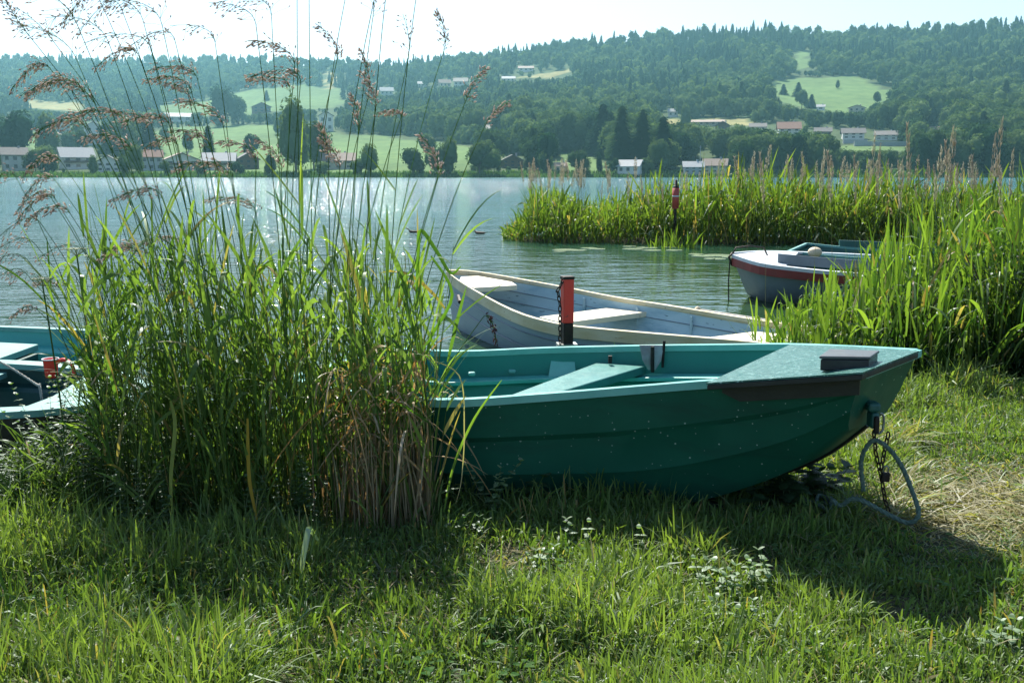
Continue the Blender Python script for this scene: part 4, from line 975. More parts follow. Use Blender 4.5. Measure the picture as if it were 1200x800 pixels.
# red bailer
c_ = atY(60, 436, 5.45); e = tag(empty('bailer', tuple(c_)), 'red enamel jug with a curved handle standing on the left boats', 'jug')
rj = MB(); P = []; Fs = []
prof = [(.030, 0), (.033, .01), (.040, .10), (.043, .105), (.039, .103), (.031, .012)]
for r_, z_ in prof:
    for k in range(16): P.append((r_*math.cos(k*math.pi/8), r_*math.sin(k*math.pi/8), z_-.03))
for j in range(5):
    for k in range(16): Fs.append((j*16+k, j*16+(k+1) % 16, (j+1)*16+(k+1) % 16, (j+1)*16+k))
Fs += [tuple(reversed(range(16))), tuple(range(80, 96))]; rj.add(P, Fs); rj.build('body', M['red_paint'], e, True)
MB().tube(spl([(.038, 0, .055), (.07, 0, .070), (.105, 0, .058), (.125, 0, .02), (.125, 0, -.02)], 4), .011, 8).build('handle', M['red_paint'], e, True)
MB().tube([(.043*math.cos(k*math.pi/8), .043*math.sin(k*math.pi/8), .075) for k in range(16)], .004, 6, True).build('rim', M['boat_white'], e, True)
# rope with knot over the dinghy
rr_ = [atY(-60, 398, 5.3), atY(0, 424, 5.25), atY(42, 450, 5.2), atY(46, 452, 5.15), atY(50, 478, 5.12), atY(52, 500, 5.1)]
tag(twisted(rr_, .007, 'mooring_rope', M['rope_grey']), 'pale grey rope tied with a knot over the dinghy at the left edge', 'rope')
# ---- ducks, floating bits, lily leaves
M['duck'] = paint('duck_plumage', (.055, .038, .025), (.10, .075, .05), .8, 30); M['bill'] = paint('duck_bill', (.35, .25, .05), (.3, .2, .05), .5, 8)
def duck(px, py, L, rz, lab):
    c_ = at(px, py, WZ); e = tag(empty('duck', tuple(c_), rz), lab, 'duck', None); s = L
    # one lofted body from tail to bill
    ring = [(-.52, .10, .012, .008), (-.42, .085, .05, .03), (-.25, .06, .11, .075), (0, .05, .14, .095), (.2, .06, .12, .09), (.32, .12, .065, .07), (.36, .2, .045, .05), (.40, .27, .05, .05), (.47, .285, .04, .04), (.53, .27, .02, .018)]
    P = []; nn = 10
    for x, z, ry, rz_ in ring:
        for k in range(nn): a = 2*math.pi*k/nn; P.append((x*s, ry*math.cos(a)*s, (z+rz_*math.sin(a))*s))
    Fs = [(j*nn+k, (j+1)*nn+k, (j+1)*nn+(k+1) % nn, j*nn+(k+1) % nn) for j in range(len(ring)-1) for k in range(nn)] + [tuple(range(nn)), tuple(reversed(range((len(ring)-1)*nn, len(ring)*nn)))]
    MB().add(P, Fs).build('body', M['duck'], e, True)
    MB().add([(.52*s, -.02*s, .275*s), (.52*s, .02*s, .275*s), (.62*s, .012*s, .262*s), (.62*s, -.012*s, .262*s), (.52*s, -.02*s, .255*s), (.52*s, .02*s, .255*s), (.62*s, .012*s, .255*s), (.62*s, -.012*s, .255*s)], [(0, 3, 2, 1), (4, 5, 6, 7), (0, 1, 5, 4), (2, 3, 7, 6), (0, 4, 7, 3), (1, 2, 6, 5)]).build('bill', M['bill'], e)
duck(562, 274, .42, 2.6, 'brown duck swimming just left of the reed spit')
duck(485, 272.5, .40, 3.0, 'brown duck swimming behind the tall grass stems, farther left than the other')
M['lily'] = paint('lily_leaf', (.22, .30, .17), (.30, .36, .25), .18, 4)
lil = [(663, 292.5, .55), (676, 293, .4), (690, 290.5, .35), (700, 291.5, .35), (738, 288.5, .3), (742, 291.5, .45), (758, 290, .45), (764, 293, .4), (786, 289.5, .3), (790, 293, .35), (816, 297.5, .3), (826, 299.5, .5), (842, 299, .6), (838, 303, .4), (855, 301, .3), (656, 294.5, .25)]
lp = None
for k, (px, py, w_) in enumerate(lil):
    c_ = at(px, py, WZ+.012)
    if lp is None:
        P = [(0, 0, .004)]+[(math.cos(a)*(1+.06*math.sin(5*a)), math.sin(a)*(1+.05*math.cos(4*a)), 0) for a in np.linspace(.2, 6.1, 18)]
        P += [(x, y, z-.02) for x, y, z in P]
        lp = MB().add(P, [(0, i, i+1) for i in range(1, 18)] + [(19, 19+i+1, 19+i) for i in range(1, 18)] + [(i, i+19, i+20, i+1) for i in range(1, 18)] + [(0, 19, 20, 1), (18, 37, 19, 0)]).build('lily_pad', M['lily']); o = lp
    else: o = lp.copy(); C.objects.link(o)
    o.location = c_; o.scale = (w_*.5, w_*.5, 1); o.rotation_euler = (0, 0, k*1.3)
    tag(o, 'flat pale lily pad floating on the calm water before the reed spit', 'lily pad', 'lily pads before the reed spit')
tw_ = [atY(655, 292, 22.4), atY(668, 288, 22.6), atY(684, 285, 22.9)]; tag(MB().tube(tw_, [.03, .02, .01], 5).build('floating_branch', M['galv'] if False else paint('driftwood', (.45, .43, .36), (.35, .33, .28), .8, 10)), 'pale thin branch sticking out of the calm water beside the lily pads', 'branch')
# red marker post in the reed spit
c_ = at(791, 262, 0.1); c_ = atY(791, 262, 22.0); e = tag(empty('marker_post', (c_.x, 22.0, 0)), 'red marker post with a white band standing in the reeds of the spit', 'post')
k = 22.0/F; zt = atY(791, 211, 22.0).z
MB().tube([(0, 0, -.1), (0, 0, zt)], .03, 8).build('pole', M['iron'], e, True)
MB().tube([(0, 0, zt-.62), (0, 0, zt-.17)], .075, 12).build('red_drum', M['boat_red'] if False else paint('marker_red', (.42, .06, .045), (.32, .05, .04), .5, 8), e, True)
MB().tube([(0, 0, zt-.36), (0, 0, zt-.335)], .078, 12).build('white_band', M['boat_white'], e, True)
MB().tube([(0, 0, zt-.17), (0, 0, zt-.12)], [.075, .04], 12).build('cap', M['iron'], e, True)

# ================================================================ grasses
G1, G2, G3 = (.050, .105, .026), (.15, .22, .062), (.28, .34, .11)
def cols_for(n, per, a=G1, b=G2, dry=.0, c=(.42, .33, .15)):
    t_ = rng.random(n); cc = lerp3(a, b, t_)
    if dry > 0: mk = rng.random(n) < dry; cc[mk] = lerp3(c, (.30, .20, .08), rng.random(mk.sum()))
    return np.repeat(cc, per, 0)
def up_dirs(n, tilt, az=None, azs=None):
    a = rng.random(n)*2*np.pi if az is None else rng.normal(az, azs, n)
    t_ = np.abs(tilt) if hasattr(tilt, '__len__') else np.abs(rng.normal(0, tilt, n))
    return np.stack([np.cos(a)*np.sin(t_), np.sin(a)*np.sin(t_), np.cos(t_)], 1)
M['lawn'] = leafmat('grass_blade', .45, .6, .015, tcol=(1.35, 1.5, .4))
M['lawn_dull'] = leafmat('dull_blade', .35, .6, .0, tcol=(1.2, 1.3, .6))
# ---- lawn
n = 400000
yl = 1.5 + (rng.random(n)**1.2)*7.0; xl = (rng.random(n)-.5)*2*(.66*yl+.6)
land = (np.interp(xl, SHX, SHY) - yl) > -.05
hull_mid = [((a+b)/2) for a, b in zip(GN, GF)]
gx0 = np.array([p.x for p in GN]+[p.x for p in GF][::-1]); gy0 = np.array([p.y for p in GN]+[p.y for p in GF][::-1])
gcx, gcy = gx0.mean(), gy0.mean(); HPX = 1
hp_ = [(gcx+(a-gcx)*.80, gcy+(b-gcy)*.74) for a, b in zip(gx0, gy0)]
land &= ~(inpoly(xl, yl, hp_) & (xl < .95))
xl, yl = xl[land], yl[land]; n = len(xl); zl = ground(xl, yl)
pl_, pyl = proj(xl, yl, zl)
pat = fbm(xl*2.2+5, yl*2.2); pat2 = fbm(xl*6+50, yl*6, 2)
hay = np.clip(1-np.hypot((pl_-1150)/170, (pyl-600)/70), 0, 1)*1.6; hay = np.clip(hay+np.clip(1-np.hypot((pl_-1010)/80, (pyl-520)/25), 0, 1), 0, 1)
dryp = np.clip((fbm(xl*1.6+21, yl*1.6+3)-.49)*5, 0, 1)*(pl_ > 560)*(pyl > 640)
tuft = np.clip((pat-.5)*5, 0, 1)
nearboat = np.exp(-((pyl-625)/38)**2)*(pl_ > 500)*(pl_ < 1010)
hL = (.055+.11*rng.random(n)**1.3) * (.42+1.25*tuft+.7*pat2) + .055*nearboat*rng.random(n)
hL = np.where(pyl < 520, hL*1.25, hL); hL *= (1-.55*dryp); 
lft = (pl_ < 560); hL = np.where(lft, hL*1.25, hL)
til = np.abs(rng.normal(.3, .42, n)) + hay*.95 + dryp*.3
keep = rng.random(n) > (.35*dryp + .55*np.clip((.45-pat2)*5, 0, 1)*(pyl > 560))
sel = np.where(keep)[0]
xl, yl, zl, hL, til, hay, dryp, pat = [q[sel] for q in (xl, yl, zl, hL, til, hay, dryp, pat)]; n = len(sel)
dry_ = (rng.random(n) < .05+.85*hay+.45*dryp)
cc = lerp3((.055, .110, .032), (.200, .270, .090), np.clip(.5*rng.random(n)+.7*pat, 0, 1)); cc[dry_] = lerp3((.34, .31, .17), (.24, .21, .10), rng.random(dry_.sum()))
wdt = (.0034+.0036*rng.random(n))*np.interp(yl, [2.5, 7], [1, 1.5]); wdt *= np.where((rng.random(n) < .12) & (hay < .1), 1.7, 1)
V, Fc = ribbons(np.stack([xl, yl, zl-.01], 1), up_dirs(n, til), hL*(1+hay*.5), .25+.5*rng.random(n), wdt, 4)
tag(mesh_obj('lawn_grass', V, Fc, M['lawn'], cols=np.repeat(cc, 8, 0)), 'short sunlit meadow grass with dry patches covering the bank', 'grass', kind='stuff')
n = 3600
yl2 = 2.4+(rng.random(n)**1.2)*3.6; xl2 = (rng.random(n)-.5)*2*(.6*yl2+.3); k = (fbm(xl2*2.6+70, yl2*2.6) > .56) & (np.interp(xl2, SHX, SHY)-yl2 > .2) & ~(inpoly(xl2, yl2, hp_) & (xl2 < .95)); xl2, yl2 = xl2[k], yl2[k]; n = len(xl2)
zz2 = ground(xl2, yl2)+rng.uniform(.015, .07, n); B = np.repeat(np.stack([xl2, yl2, zz2], 1), 3, 0); a = np.repeat(rng.random(n)*6.28, 3)+np.tile([0, 2.09, 4.19], n)
D = np.stack([np.cos(a), np.sin(a), .25+0*a], 1); D /= np.linalg.norm(D, axis=1, keepdims=True)
V, Fc = ribbons(B, D, np.repeat(rng.uniform(.010, .022, n), 3), np.full(3*n, .2), np.repeat(rng.uniform(.010, .020, n), 3), 5, lat=np.stack([-D[:, 1], D[:, 0], 0*a], 1)+1e-5, shape=1.0)
tag(mesh_obj('clover', V, Fc, M['lawn_dull'], cols=np.repeat(lerp3((.04, .10, .03), (.11, .18, .07), rng.random(3*n)), 10, 0)), 'patches of clover and small round-leaved weeds in the lawn', 'clover', kind='stuff')
n = 16000
yl3 = 2.4+(rng.random(n)**1.2)*4.5; xl3 = (rng.random(n)-.5)*2*(.6*yl3+.3); k = (fbm(xl3*1.6+21, yl3*1.6+3)+.25*rng.random(n) > .62) & (np.interp(xl3, SHX, SHY)-yl3 > .2) & ~inpoly(xl3, yl3, hp_); xl3, yl3 = xl3[k], yl3[k]; n = len(xl3)
V, Fc = ribbons(np.stack([xl3, yl3, ground(xl3, yl3)+rng.uniform(.004, .035, n)], 1), up_dirs(n, np.abs(rng.normal(1.45, .2, n))), rng.uniform(.05, .14, n), rng.uniform(-.1, .2, n), rng.uniform(.003, .005, n), 4)
tag(mesh_obj('dry_thatch', V, Fc, M['lawn_dull'], cols=np.repeat(lerp3((.16, .14, .08), (.30, .27, .17), rng.random(n)), 8, 0)), 'flattened dead grass lying in the lawn', 'thatch', kind='stuff')
# ---- longer tufts
def tufts(name, label, centres, nper, h, wd, tilt, spread, a=G1, b=G2, dry=.0, droop=(.2, .6), mat=None, K=6, cat='grass'):
    B = []; Hh = []; 
    for (x, y, s) in centres:
        k = int(nper*s); r_ = rng.normal(0, spread*s, (k, 2)); bx = x+r_[:, 0]; by = y+r_[:, 1]
        B.append(np.stack([bx, by, ground(bx, by)-.01], 1)); Hh.append(h*s*(.45+.75*rng.random(k)))
    B = np.concatenate(B); Hh = np.concatenate(Hh); n = len(B)
    V, Fc = ribbons(B, up_dirs(n, tilt), Hh, droop[0]+(droop[1]-droop[0])*rng.random(n), wd*(.6+.8*rng.random(n)), K)
    return tag(mesh_obj(name, V, Fc, mat or M['leaf'], cols=cols_for(n, 2*K, a, b, dry)), label, cat, kind='stuff')
cs = []
for px, py, s in [(690, 600, 1.7), (668, 606, 1.5), (705, 598, 1.6), (745, 606, 1.3), (800, 622, 1.2), (640, 618, 1.3), (850, 636, 1.1), (930, 640, 1.1), (520, 630, 1.3), (655, 612, 1.2), (720, 610, 1.4), (600, 610, 1.2), (40, 760, 1.5), (230, 790, 1.4), (140, 700, 1.4), (330, 740, 1.3), (420, 790, 1.3), (560, 625, .9), (760, 628, .8), (820, 640, .8), (870, 650, .7), (905, 632, .7), (950, 640, .8), (700, 640, .9), (640, 650, .9),
                  (1110, 520, .7), (1160, 535, .8), (1190, 520, .8), (1090, 505, .7), (1050, 640, .8), (1120, 700, .8), (1170, 690, .8), (1190, 740, .9), (1080, 740, .7), (980, 720, .7), (870, 720, .6), (760, 700, .6),
                  (60, 700, 1.1), (110, 720, 1.1), (200, 700, 1.0), (150, 650, 1.0), (250, 740, .9), (330, 700, 1.0), (400, 680, 1.0), (450, 720, .8), (30, 640, 1.1), (70, 610, 1.1), (20, 590, 1.2), (520, 680, .8), (300, 780, 1), (90, 790, 1), (180, 770, 1.1), (470, 770, .8), (620, 760, .7), (880, 780, .8), (1000, 790, .8), (1130, 790, .8)]:
    c_ = at(px, py, 0); cs.append((c_.x, c_.y, s))
tufts('grass_tufts', 'longer loose grass tufts standing out of the lawn', cs, 130, .20, .0068, .40, .075, a=(.06, .125, .03), b=(.19, .27, .085), dry=.05, droop=(.3, .9), mat=M['lawn'])
# ---- the tall clump, foreground left
def px_base(px, y): return (px-600)/F*(y*CP + H*SP)
M['stalk'] = leafmat('grass_stem', .15, .4, .05)
def stems_leaves(n, pxr, yr, hr, leanm, leans, nl, Lr, wr, a, b, dry, name, label, rootdark=True, droop=(.15, .9), tilt=.36, stemr=.0030, density=None, basez=None, lo=.05, hi=1.0, cat='grass'):
    pxs = rng.uniform(*pxr, n) if density is None else density(n); ys = rng.uniform(*yr, n); xs = px_base(pxs, ys); zs = ground(xs, ys) if basez is None else np.full(n, basez)
    hs = rng.uniform(*hr, n)*(.75+.5*fbm(xs*4, ys*4)); ln = rng.normal(leanm, leans, n); lny = rng.normal(0, .06, n)
    K = 6; s = np.linspace(0, 1, K)[None, :]
    P = np.stack([xs[:, None]+ln[:, None]*hs[:, None]*s**1.6, ys[:, None]+lny[:, None]*hs[:, None]*s, zs[:, None]-.03+hs[:, None]*s], 2)
    Vs, Fs = tubes(P, stemr*(1-.6*s)*np.ones((n, 1)), 3); cs_ = cols_for(n, K*3, tuple(.8*q for q in a), b, dry)
    k = n*nl; si = np.repeat(np.arange(n), nl); f = rng.uniform(lo, hi, k); fi = f*(K-1); i0 = np.minimum(fi.astype(int), K-2); fr = (fi-i0)[:, None]
    base = P[si, i0]*(1-fr)+P[si, i0+1]*fr
    d0 = up_dirs(k, np.abs(rng.normal(tilt, .22, k))); d0[:, 0] += ln[si]*.7; d0 /= np.linalg.norm(d0, axis=1, keepdims=True)
    L = rng.uniform(*Lr, k)*(.6+.4*hs[si]/hr[1]); V, Fc = ribbons(base, d0, L, rng.uniform(*droop, k)*.55, rng.uniform(*wr, k), 7)
    cl = cols_for(k, 14, a, b, dry)
    VV, FF, CC = join_quads([(Vs, Fs, cs_), (V, Fc, cl)])
    return tag(mesh_obj(name, VV, FF, M['leaf'], cols=CC), label, cat, kind='stuff')
def dens_main(n):
    return np.clip(np.concatenate([rng.normal(300, 105, int(n*.75)), rng.uniform(140, 505, n-int(n*.75)-n//9), rng.uniform(440, 512, n//9)]), 135, 512)
stems_leaves(430, (110, 500), (3.95, 4.75), (.60, 1.32), -.07, .08, 4, (.24, .58), (.007, .018), (.065, .13, .034), (.22, .30, .09), .05, 'tall_grass', 'dense tall green grass clump standing left of the rowboat', density=dens_main)
stems_leaves(150, (10, 130), (4.0, 4.5), (.22, .42), -.05, .15, 6, (.10, .24), (.004, .009), (.05, .10, .028), (.15, .21, .06), .02, 'undergrowth', 'low bright weeds on the bank before the left boats', tilt=.8)
stems_leaves(230, (120, 330), (4.0, 4.8), (.40, .85), -.12, .15, 6, (.12, .34), (.004, .010), (.05, .10, .028), (.13, .19, .055), .03, 'undergrowth', 'leafy low weeds filling the left foot of the tall grass', tilt=.8)
# broad leaves curling over in the upper half of the clump
n = 170; pxs = dens_main(n); ys = rng.uniform(3.95, 4.5, n); B = np.stack([px_base(pxs, ys)-.06, ys, rng.uniform(.45, 1.1, n)], 1)
V, Fc = ribbons(B, up_dirs(n, np.abs(rng.normal(.35, .2, n))), rng.uniform(.28, .55, n), rng.uniform(.6, 1.25, n), rng.uniform(.014, .026, n), 9)
tag(mesh_obj('curling_leaves', V, Fc, M['leaf'], cols=cols_for(n, 18, (.08, .15, .04), (.20, .28, .09), .04)), 'broad curling leaves in the upper part of the tall grass clump', 'grass', kind='stuff')
# dry straw on its right side
n = 420; pxs = np.clip(rng.normal(452, 38, n), 330, 503); ys = rng.uniform(3.95, 4.5, n); xs = px_base(pxs, ys)
hh_ = rng.uniform(.30, .66, n); B = np.stack([xs, ys, ground(xs, ys)], 1)
V, Fc = ribbons(B, up_dirs(n, .16), hh_, rng.uniform(0, .25, n), rng.uniform(.004, .009, n), 6)
m_ = 260; px2 = np.clip(rng.normal(448, 36, m_), 340, 500); y2 = rng.uniform(3.9, 4.45, m_); x2 = px_base(px2, y2); z2 = rng.uniform(.3, .72, m_)
d2 = up_dirs(m_, 1.0); V2, F2 = ribbons(np.stack([x2, y2, z2], 1), d2, rng.uniform(.15, .42, m_), rng.uniform(.5, 1.1, m_), rng.uniform(.005, .012, m_), 7)
ca = np.repeat(lerp3((.26, .20, .12), (.40, .34, .22), rng.random(n)), 12, 0); cb = np.repeat(lerp3((.36, .22, .08), (.42, .36, .24), rng.random(m_)), 14, 0)
VV, FF, CC = join_quads([(V, Fc, ca), (V2, F2, cb)])
tag(mesh_obj('dry_straw', VV, FF, leafmat('dry_leaf', .35, .5, .03, tcol=(1.3, 1.0, .55)), cols=CC), 'withered tan straw on the right side of the tall grass clump', 'straw', kind='stuff')

# flowering stalks of the clump: (base px, base y, top px, top py, head length px, head direction in degrees (180 = left), style)
M['seed'] = leafmat('seed_husk', .42, .6, .02, tcol=(1.05, 1.0, .88))
def stalk(bp_, Y, tx, ty, hl, hd, style, lab, grp='flowering grass stalks of the foreground clump', rs=.0026, leaves=2, bend=.5, col=(.07, .15, .03), zb=None, seedc=None, name='flowering_stalk', Yt=None, sw=1.0):
    bx = px_base(bp_, Y); gz = float(ground(bx, Y)) if zb is None else zb
    Yt = Yt or Y+random.uniform(-.15, .15); T = atY(tx, ty, Yt); O = Vector((bx, Y, gz))
    e = tag(empty(name, O), lab, 'stalk', grp)
    pxm = F/(Yt*CP); a = R(hd); hv = Vector((math.cos(a), random.uniform(-.25, .25), math.sin(a)))*(hl/pxm)
    B = Vector((0, 0, 0)); Tt = T-O; arr = [(1-s)**2*B + 2*(1-s)*s*(Vector((Tt.x*bend*.55, Tt.y*.5, Tt.z*.62))) + s*s*Tt for s in np.linspace(0, 1, 10).tolist()]
    tdir = (arr[-1]-arr[-2]).normalized(); h0 = arr[-1]; hc2 = h0 + tdir*hv.length*.45; h1 = h0+hv*1.0
    ax = [(1-s)**2*h0+2*(1-s)*s*hc2+s*s*h1 for s in np.linspace(0, 1, 10).tolist()]
    P = np.array([[tuple(p) for p in arr+ax[1:]]]); rr = np.linspace(rs, rs*.25, P.shape[1])[None]
    V, Fc = tubes(P, rr, 4); c_ = np.tile(np.array(col)*(.7+.6*random.random()), (len(V), 1)); mesh_obj('stem', V, Fc, M['stalk'], e, True, c_)
    # seed head
    A = np.array([tuple(p) for p in ax]); dense = style == 'd'
    ns = int((95 if dense else 34)*max(.5, hv.length/.25)); s = rng.random(ns)**(.8)*(.98)
    fi = s*9; i0 = np.minimum(fi.astype(int), 8); fr = (fi-i0)[:, None]; bs = A[i0]*(1-fr)+A[i0+1]*fr; td = A[i0+1]-A[i0]; td /= np.linalg.norm(td, axis=1, keepdims=True)
    spread = (.020 if dense else .034)*(1-.55*s)*min(1.4, hv.length/.22); off = rng.normal(0, 1, (ns, 3)); off[:, 1] *= .7; off -= td*np.sum(off*td, 1, keepdims=True); off *= spread[:, None]*.8; off[:, 2] -= (.006 if dense else .014)
    pos = bs+off+td*spread[:, None]*.8; dd = td + off/np.maximum(spread[:, None], 1e-4)*.35; dd[:, 2] -= .25
    V, Fc = seeds(pos, dd, rng.uniform(.013, .022, ns)*sw, rng.uniform(.0048, .0075, ns)*sw)
    sc0 = seedc or ((.46, .36, .32), (.80, .68, .60)); cc = np.repeat(lerp3(sc0[0], sc0[1], rng.random(ns)), 6, 0)
    Pb = np.stack([A[i0], (A[i0]+pos)/2+np.array([[0, 0, .004]]), pos], 1); V2, F2 = tubes(Pb, np.full((ns, 3), .0006), 3); V3, F3 = tubes(A[None], np.full((1, 10), rs*.4), 3)
    tri = lambda q: np.concatenate([q[:, [0, 1, 2]], q[:, [0, 2, 3]]])
    VV, FF, CC = join_quads([(V, Fc, cc), (V2, tri(F2), np.tile(np.array(col)*1.4, (len(V2), 1))), (V3, tri(F3), np.tile(np.array(col)*1.4, (len(V3), 1)))])
    mesh_obj('seed_head', VV, FF, M['seed'], e, False, CC)
    for k in range(leaves):
        f = random.uniform(.2, .62); q = arr[int(f*9)]; az = random.uniform(0, 6.28)
        d0 = np.array([[math.cos(az)*.45-.15, math.sin(az)*.3, .85]]); d0 /= np.linalg.norm(d0)
        V, Fc = ribbons(np.array([tuple(q)]), d0, np.array([random.uniform(.22, .45)]), np.array([random.uniform(.1, .7)]), np.array([random.uniform(.006, .012)]), 8)
        mesh_obj('leaf', V, Fc, M['leaf'], e, True, np.tile(lerp3(G1, G3, np.array([random.random()])), (len(V), 1)))
    return e
SL = [ # left group, leaning over to the left
 (250, 90, 28, 95, 150, 'l'), (262, 128, 52, 84, 158, 'l'), (285, 142, 10, 60, 210, 'l'), (268, 60, 82, 60, 205, 'd'), (300, 62, 48, 62, 140, 'l'), (210, 80, 98, 52, 200, 'd'),
 (275, 190, 30, 78, 160, 'l'), (282, 178, 60, 72, 175, 'l'), (296, 205, 48, 60, 190, 'l'), (300, 232, 95, 62, 170, 'd'), (308, 252, 50, 52, 160, 'l'), (262, 110, 120, 76, 165, 'd'), (255, 98, 108, 70, 185, 'd'),
 (240, 100, 150, 62, 190, 'd'), (245, 150, 148, 66, 170, 'd'), (232, 72, 190, 58, 200, 'd'), (225, 65, 212, 50, 205, 'd'), (215, 60, 232, 52, 200, 'd'), (225, 82, 250, 56, 190, 'd'), (270, 155, 178, 64, 165, 'd'), (280, 200, 150, 55, 175, 'd'),
 (300, 225, 110, 62, 165, 'd'), (310, 262, 150, 62, 150, 'd'), (290, 190, 232, 60, 185, 'd'), (200, 48, 262, 50, 200, 'l'), (190, 40, 285, 48, 195, 'l'), (320, 248, 175, 60, 160, 'd'), (318, 270, 210, 70, 170, 'd'), (330, 300, 250, 60, 165, 'd'), (185, 30, 320, 46, 200, 'l'),
 (330, 345, 80, 62, 150, 'd'), (335, 352, 98, 60, 175, 'd'), (338, 340, 108, 56, 165, 'd'), (345, 318, 18, 70, 170, 'l'), (352, 300, 30, 55, 155, 'l'), (360, 348, -20, 70, 120, 'd'), (372, 362, -25, 60, 80, 'l'),
 (335, 395, 70, 46, 120, 'd'), (350, 408, -20, 70, 75, 'l'), (365, 430, 120, 60, 95, 'd'), (372, 440, -8, 62, 80, 'l'), (380, 398, 200, 44, 120, 'd'), (400, 440, 130, 46, 110, 'd'), (408, 420, 150, 40, 100, 'd'),
 (420, 478, 70, 50, 95, 'l'), (432, 520, 60, 46, 100, 'd'), (440, 545, 120, 48, 60, 'd'), (420, 455, -30, 80, 80, 'l'), (452, 568, 148, 40, 45, 'd'), (385, 470, 138, 32, 170, 'd'), (448, 490, -20, 90, 60, 'l'), (440, 512, 210, 55, 110, 'd'), (395, 437, 20, 60, 95, 'l'),
 (150, 20, 210, 50, 200, 'l'), (140, 50, 330, 44, 170, 'l'), (260, 175, 300, 58, 175, 'd'), (300, 215, 290, 55, 175, 'd'), (305, 300, 190, 50, 150, 'd'), (340, 330, 200, 50, 130, 'd'), (395, 385, 190, 45, 100, 'd')]
for k, (b_, tx, ty, hl, hd, st) in enumerate(SL):
    Y_ = 4.0+.7*((k*37) % 17)/17
    lft = tx < 330
    dn = st == 'd'
    stalk(b_, Y_, tx, ty, hl, hd, st, ('tall grass stalk with a full reddish seed head ' if dn else 'tall thin grass stalk with a sparse drooping seed head ') + ('leaning left over the lake' if lft else 'rising nearly upright from the clump'),
          ('leaning ' if lft else 'upright ')+('full-headed' if dn else 'sparse-headed')+' grass stalks of the foreground clump', leaves=2 if k % 2 else 3)
for k, (b_, tx, ty, hl, hd, st) in enumerate([q for q in SL if q[1] < 260][::2]):
    dn = k % 3 != 0
    stalk(b_+random.uniform(-25, 35), 4.05+.6*((k*23) % 13)/13, tx+random.uniform(-45, 30), ty+random.uniform(-10, 75), hl*random.uniform(.7, 1), hd+random.uniform(-15, 10), 'd' if dn else 'l',
          ('tall grass stalk with a full reddish seed head ' if dn else 'tall thin grass stalk with a sparse drooping seed head ') + 'leaning left over the lake', 'leaning '+('full-headed' if dn else 'sparse-headed')+' grass stalks of the foreground clump', leaves=1)
stalk(440, 4.35, 566, 372, 36, -62, 'd', 'drooping grass stalk whose dark seed head hangs over the side of the green rowboat', None, leaves=0, bend=.9, seedc=((.10, .06, .07), (.2, .12, .11)), Yt=4.0)
# broken white-green blade lying bent in the grass
def blade_obj(pts, w_, name, label, col, cat='leaf'):
    P = spl(pts, 5); n = len(P); V = []; 
    for i, p in enumerate(P):
        t_ = (P[min(i+1, n-1)]-P[max(i-1, 0)]).normalized(); sd = t_.cross(Vector((0.1, -1, .25))).normalized(); ww = w_*math.sin(math.pi*(.12+.86*i/(n-1)))**.6
        V += [p-sd*ww/2, p+Vector((0, .15*ww, 0)), p+sd*ww/2]
    Fs = np.array([[i*3+k, i*3+k+1, i*3+k+4, i*3+k+3] for i in range(n-1) for k in (0, 1)])
    return tag(mesh_obj(name, np.array([tuple(v) for v in V]), Fs, M['leaf'], None, True, np.tile(np.array(col), (len(V), 1))), label, cat)
blade_obj([atY(352, 686, 3.45), atY(355, 655, 3.48), atY(359, 632, 3.52), atY(362, 619, 3.55), atY(366, 624, 3.58), atY(374, 634, 3.62)], .022, 'bent_leaf', 'pale broken reed leaf hanging bent in the shaded lawn left of centre', (.42, .50, .36))
blade_obj([atY(200, 470, 4.0), atY(205, 500, 3.95), atY(200, 560, 3.9), atY(202, 600, 3.9)], .016, 'hanging_leaf', 'yellowing leaf hanging down at the left foot of the tall grass', (.35, .38, .10))
blade_obj([atY(290, 490, 3.95), atY(292, 560, 3.88), atY(302, 612, 3.85)], .014, 'hanging_leaf', 'orange withered leaf hanging down the middle of the tall grass foot', (.52, .33, .05))
blade_obj([atY(488, 350, 4.1), atY(490, 300, 4.1), atY(493, 270, 4.1), atY(512, 295, 4.05), atY(528, 320, 4.0), atY(540, 312, 4.0)], .016, 'arching_leaf', 'broad green leaf bending at the bow of the pale blue boat', (.10, .2, .03))
blade_obj([atY(505, 300, 4.05), atY(530, 345, 4.0), atY(505, 395, 4.0), atY(500, 420, 4.0)], .013, 'arching_leaf', 'thin green leaf drooping before the stem of the pale blue boat', (.10, .2, .03))
blade_obj([atY(500, 420, 4.1), atY(538, 440, 4.0), atY(544, 500, 3.95), atY(541, 560, 3.9), atY(534, 590, 3.9)], .005, 'withered_leaf', 'twisted withered leaf hanging in front of the green hull', (.45, .38, .25))
blade_obj([atY(520, 600, 4.02), atY(532, 545, 4.05), atY(556, 490, 4.08), atY(588, 445, 4.1)], .011, 'young_leaf', 'slender bright leaf rising in front of the rim of the green rowboat', (.2, .32, .06))
# low leaf lying white in the lawn
blade_obj([atY(770, 712, 3.3), atY(778, 716, 3.3), atY(788, 722, 3.3)], .045, 'white_petal', 'small white scrap lying in the sunlit lawn below the rowboat', (.75, .78, .8), 'scrap')

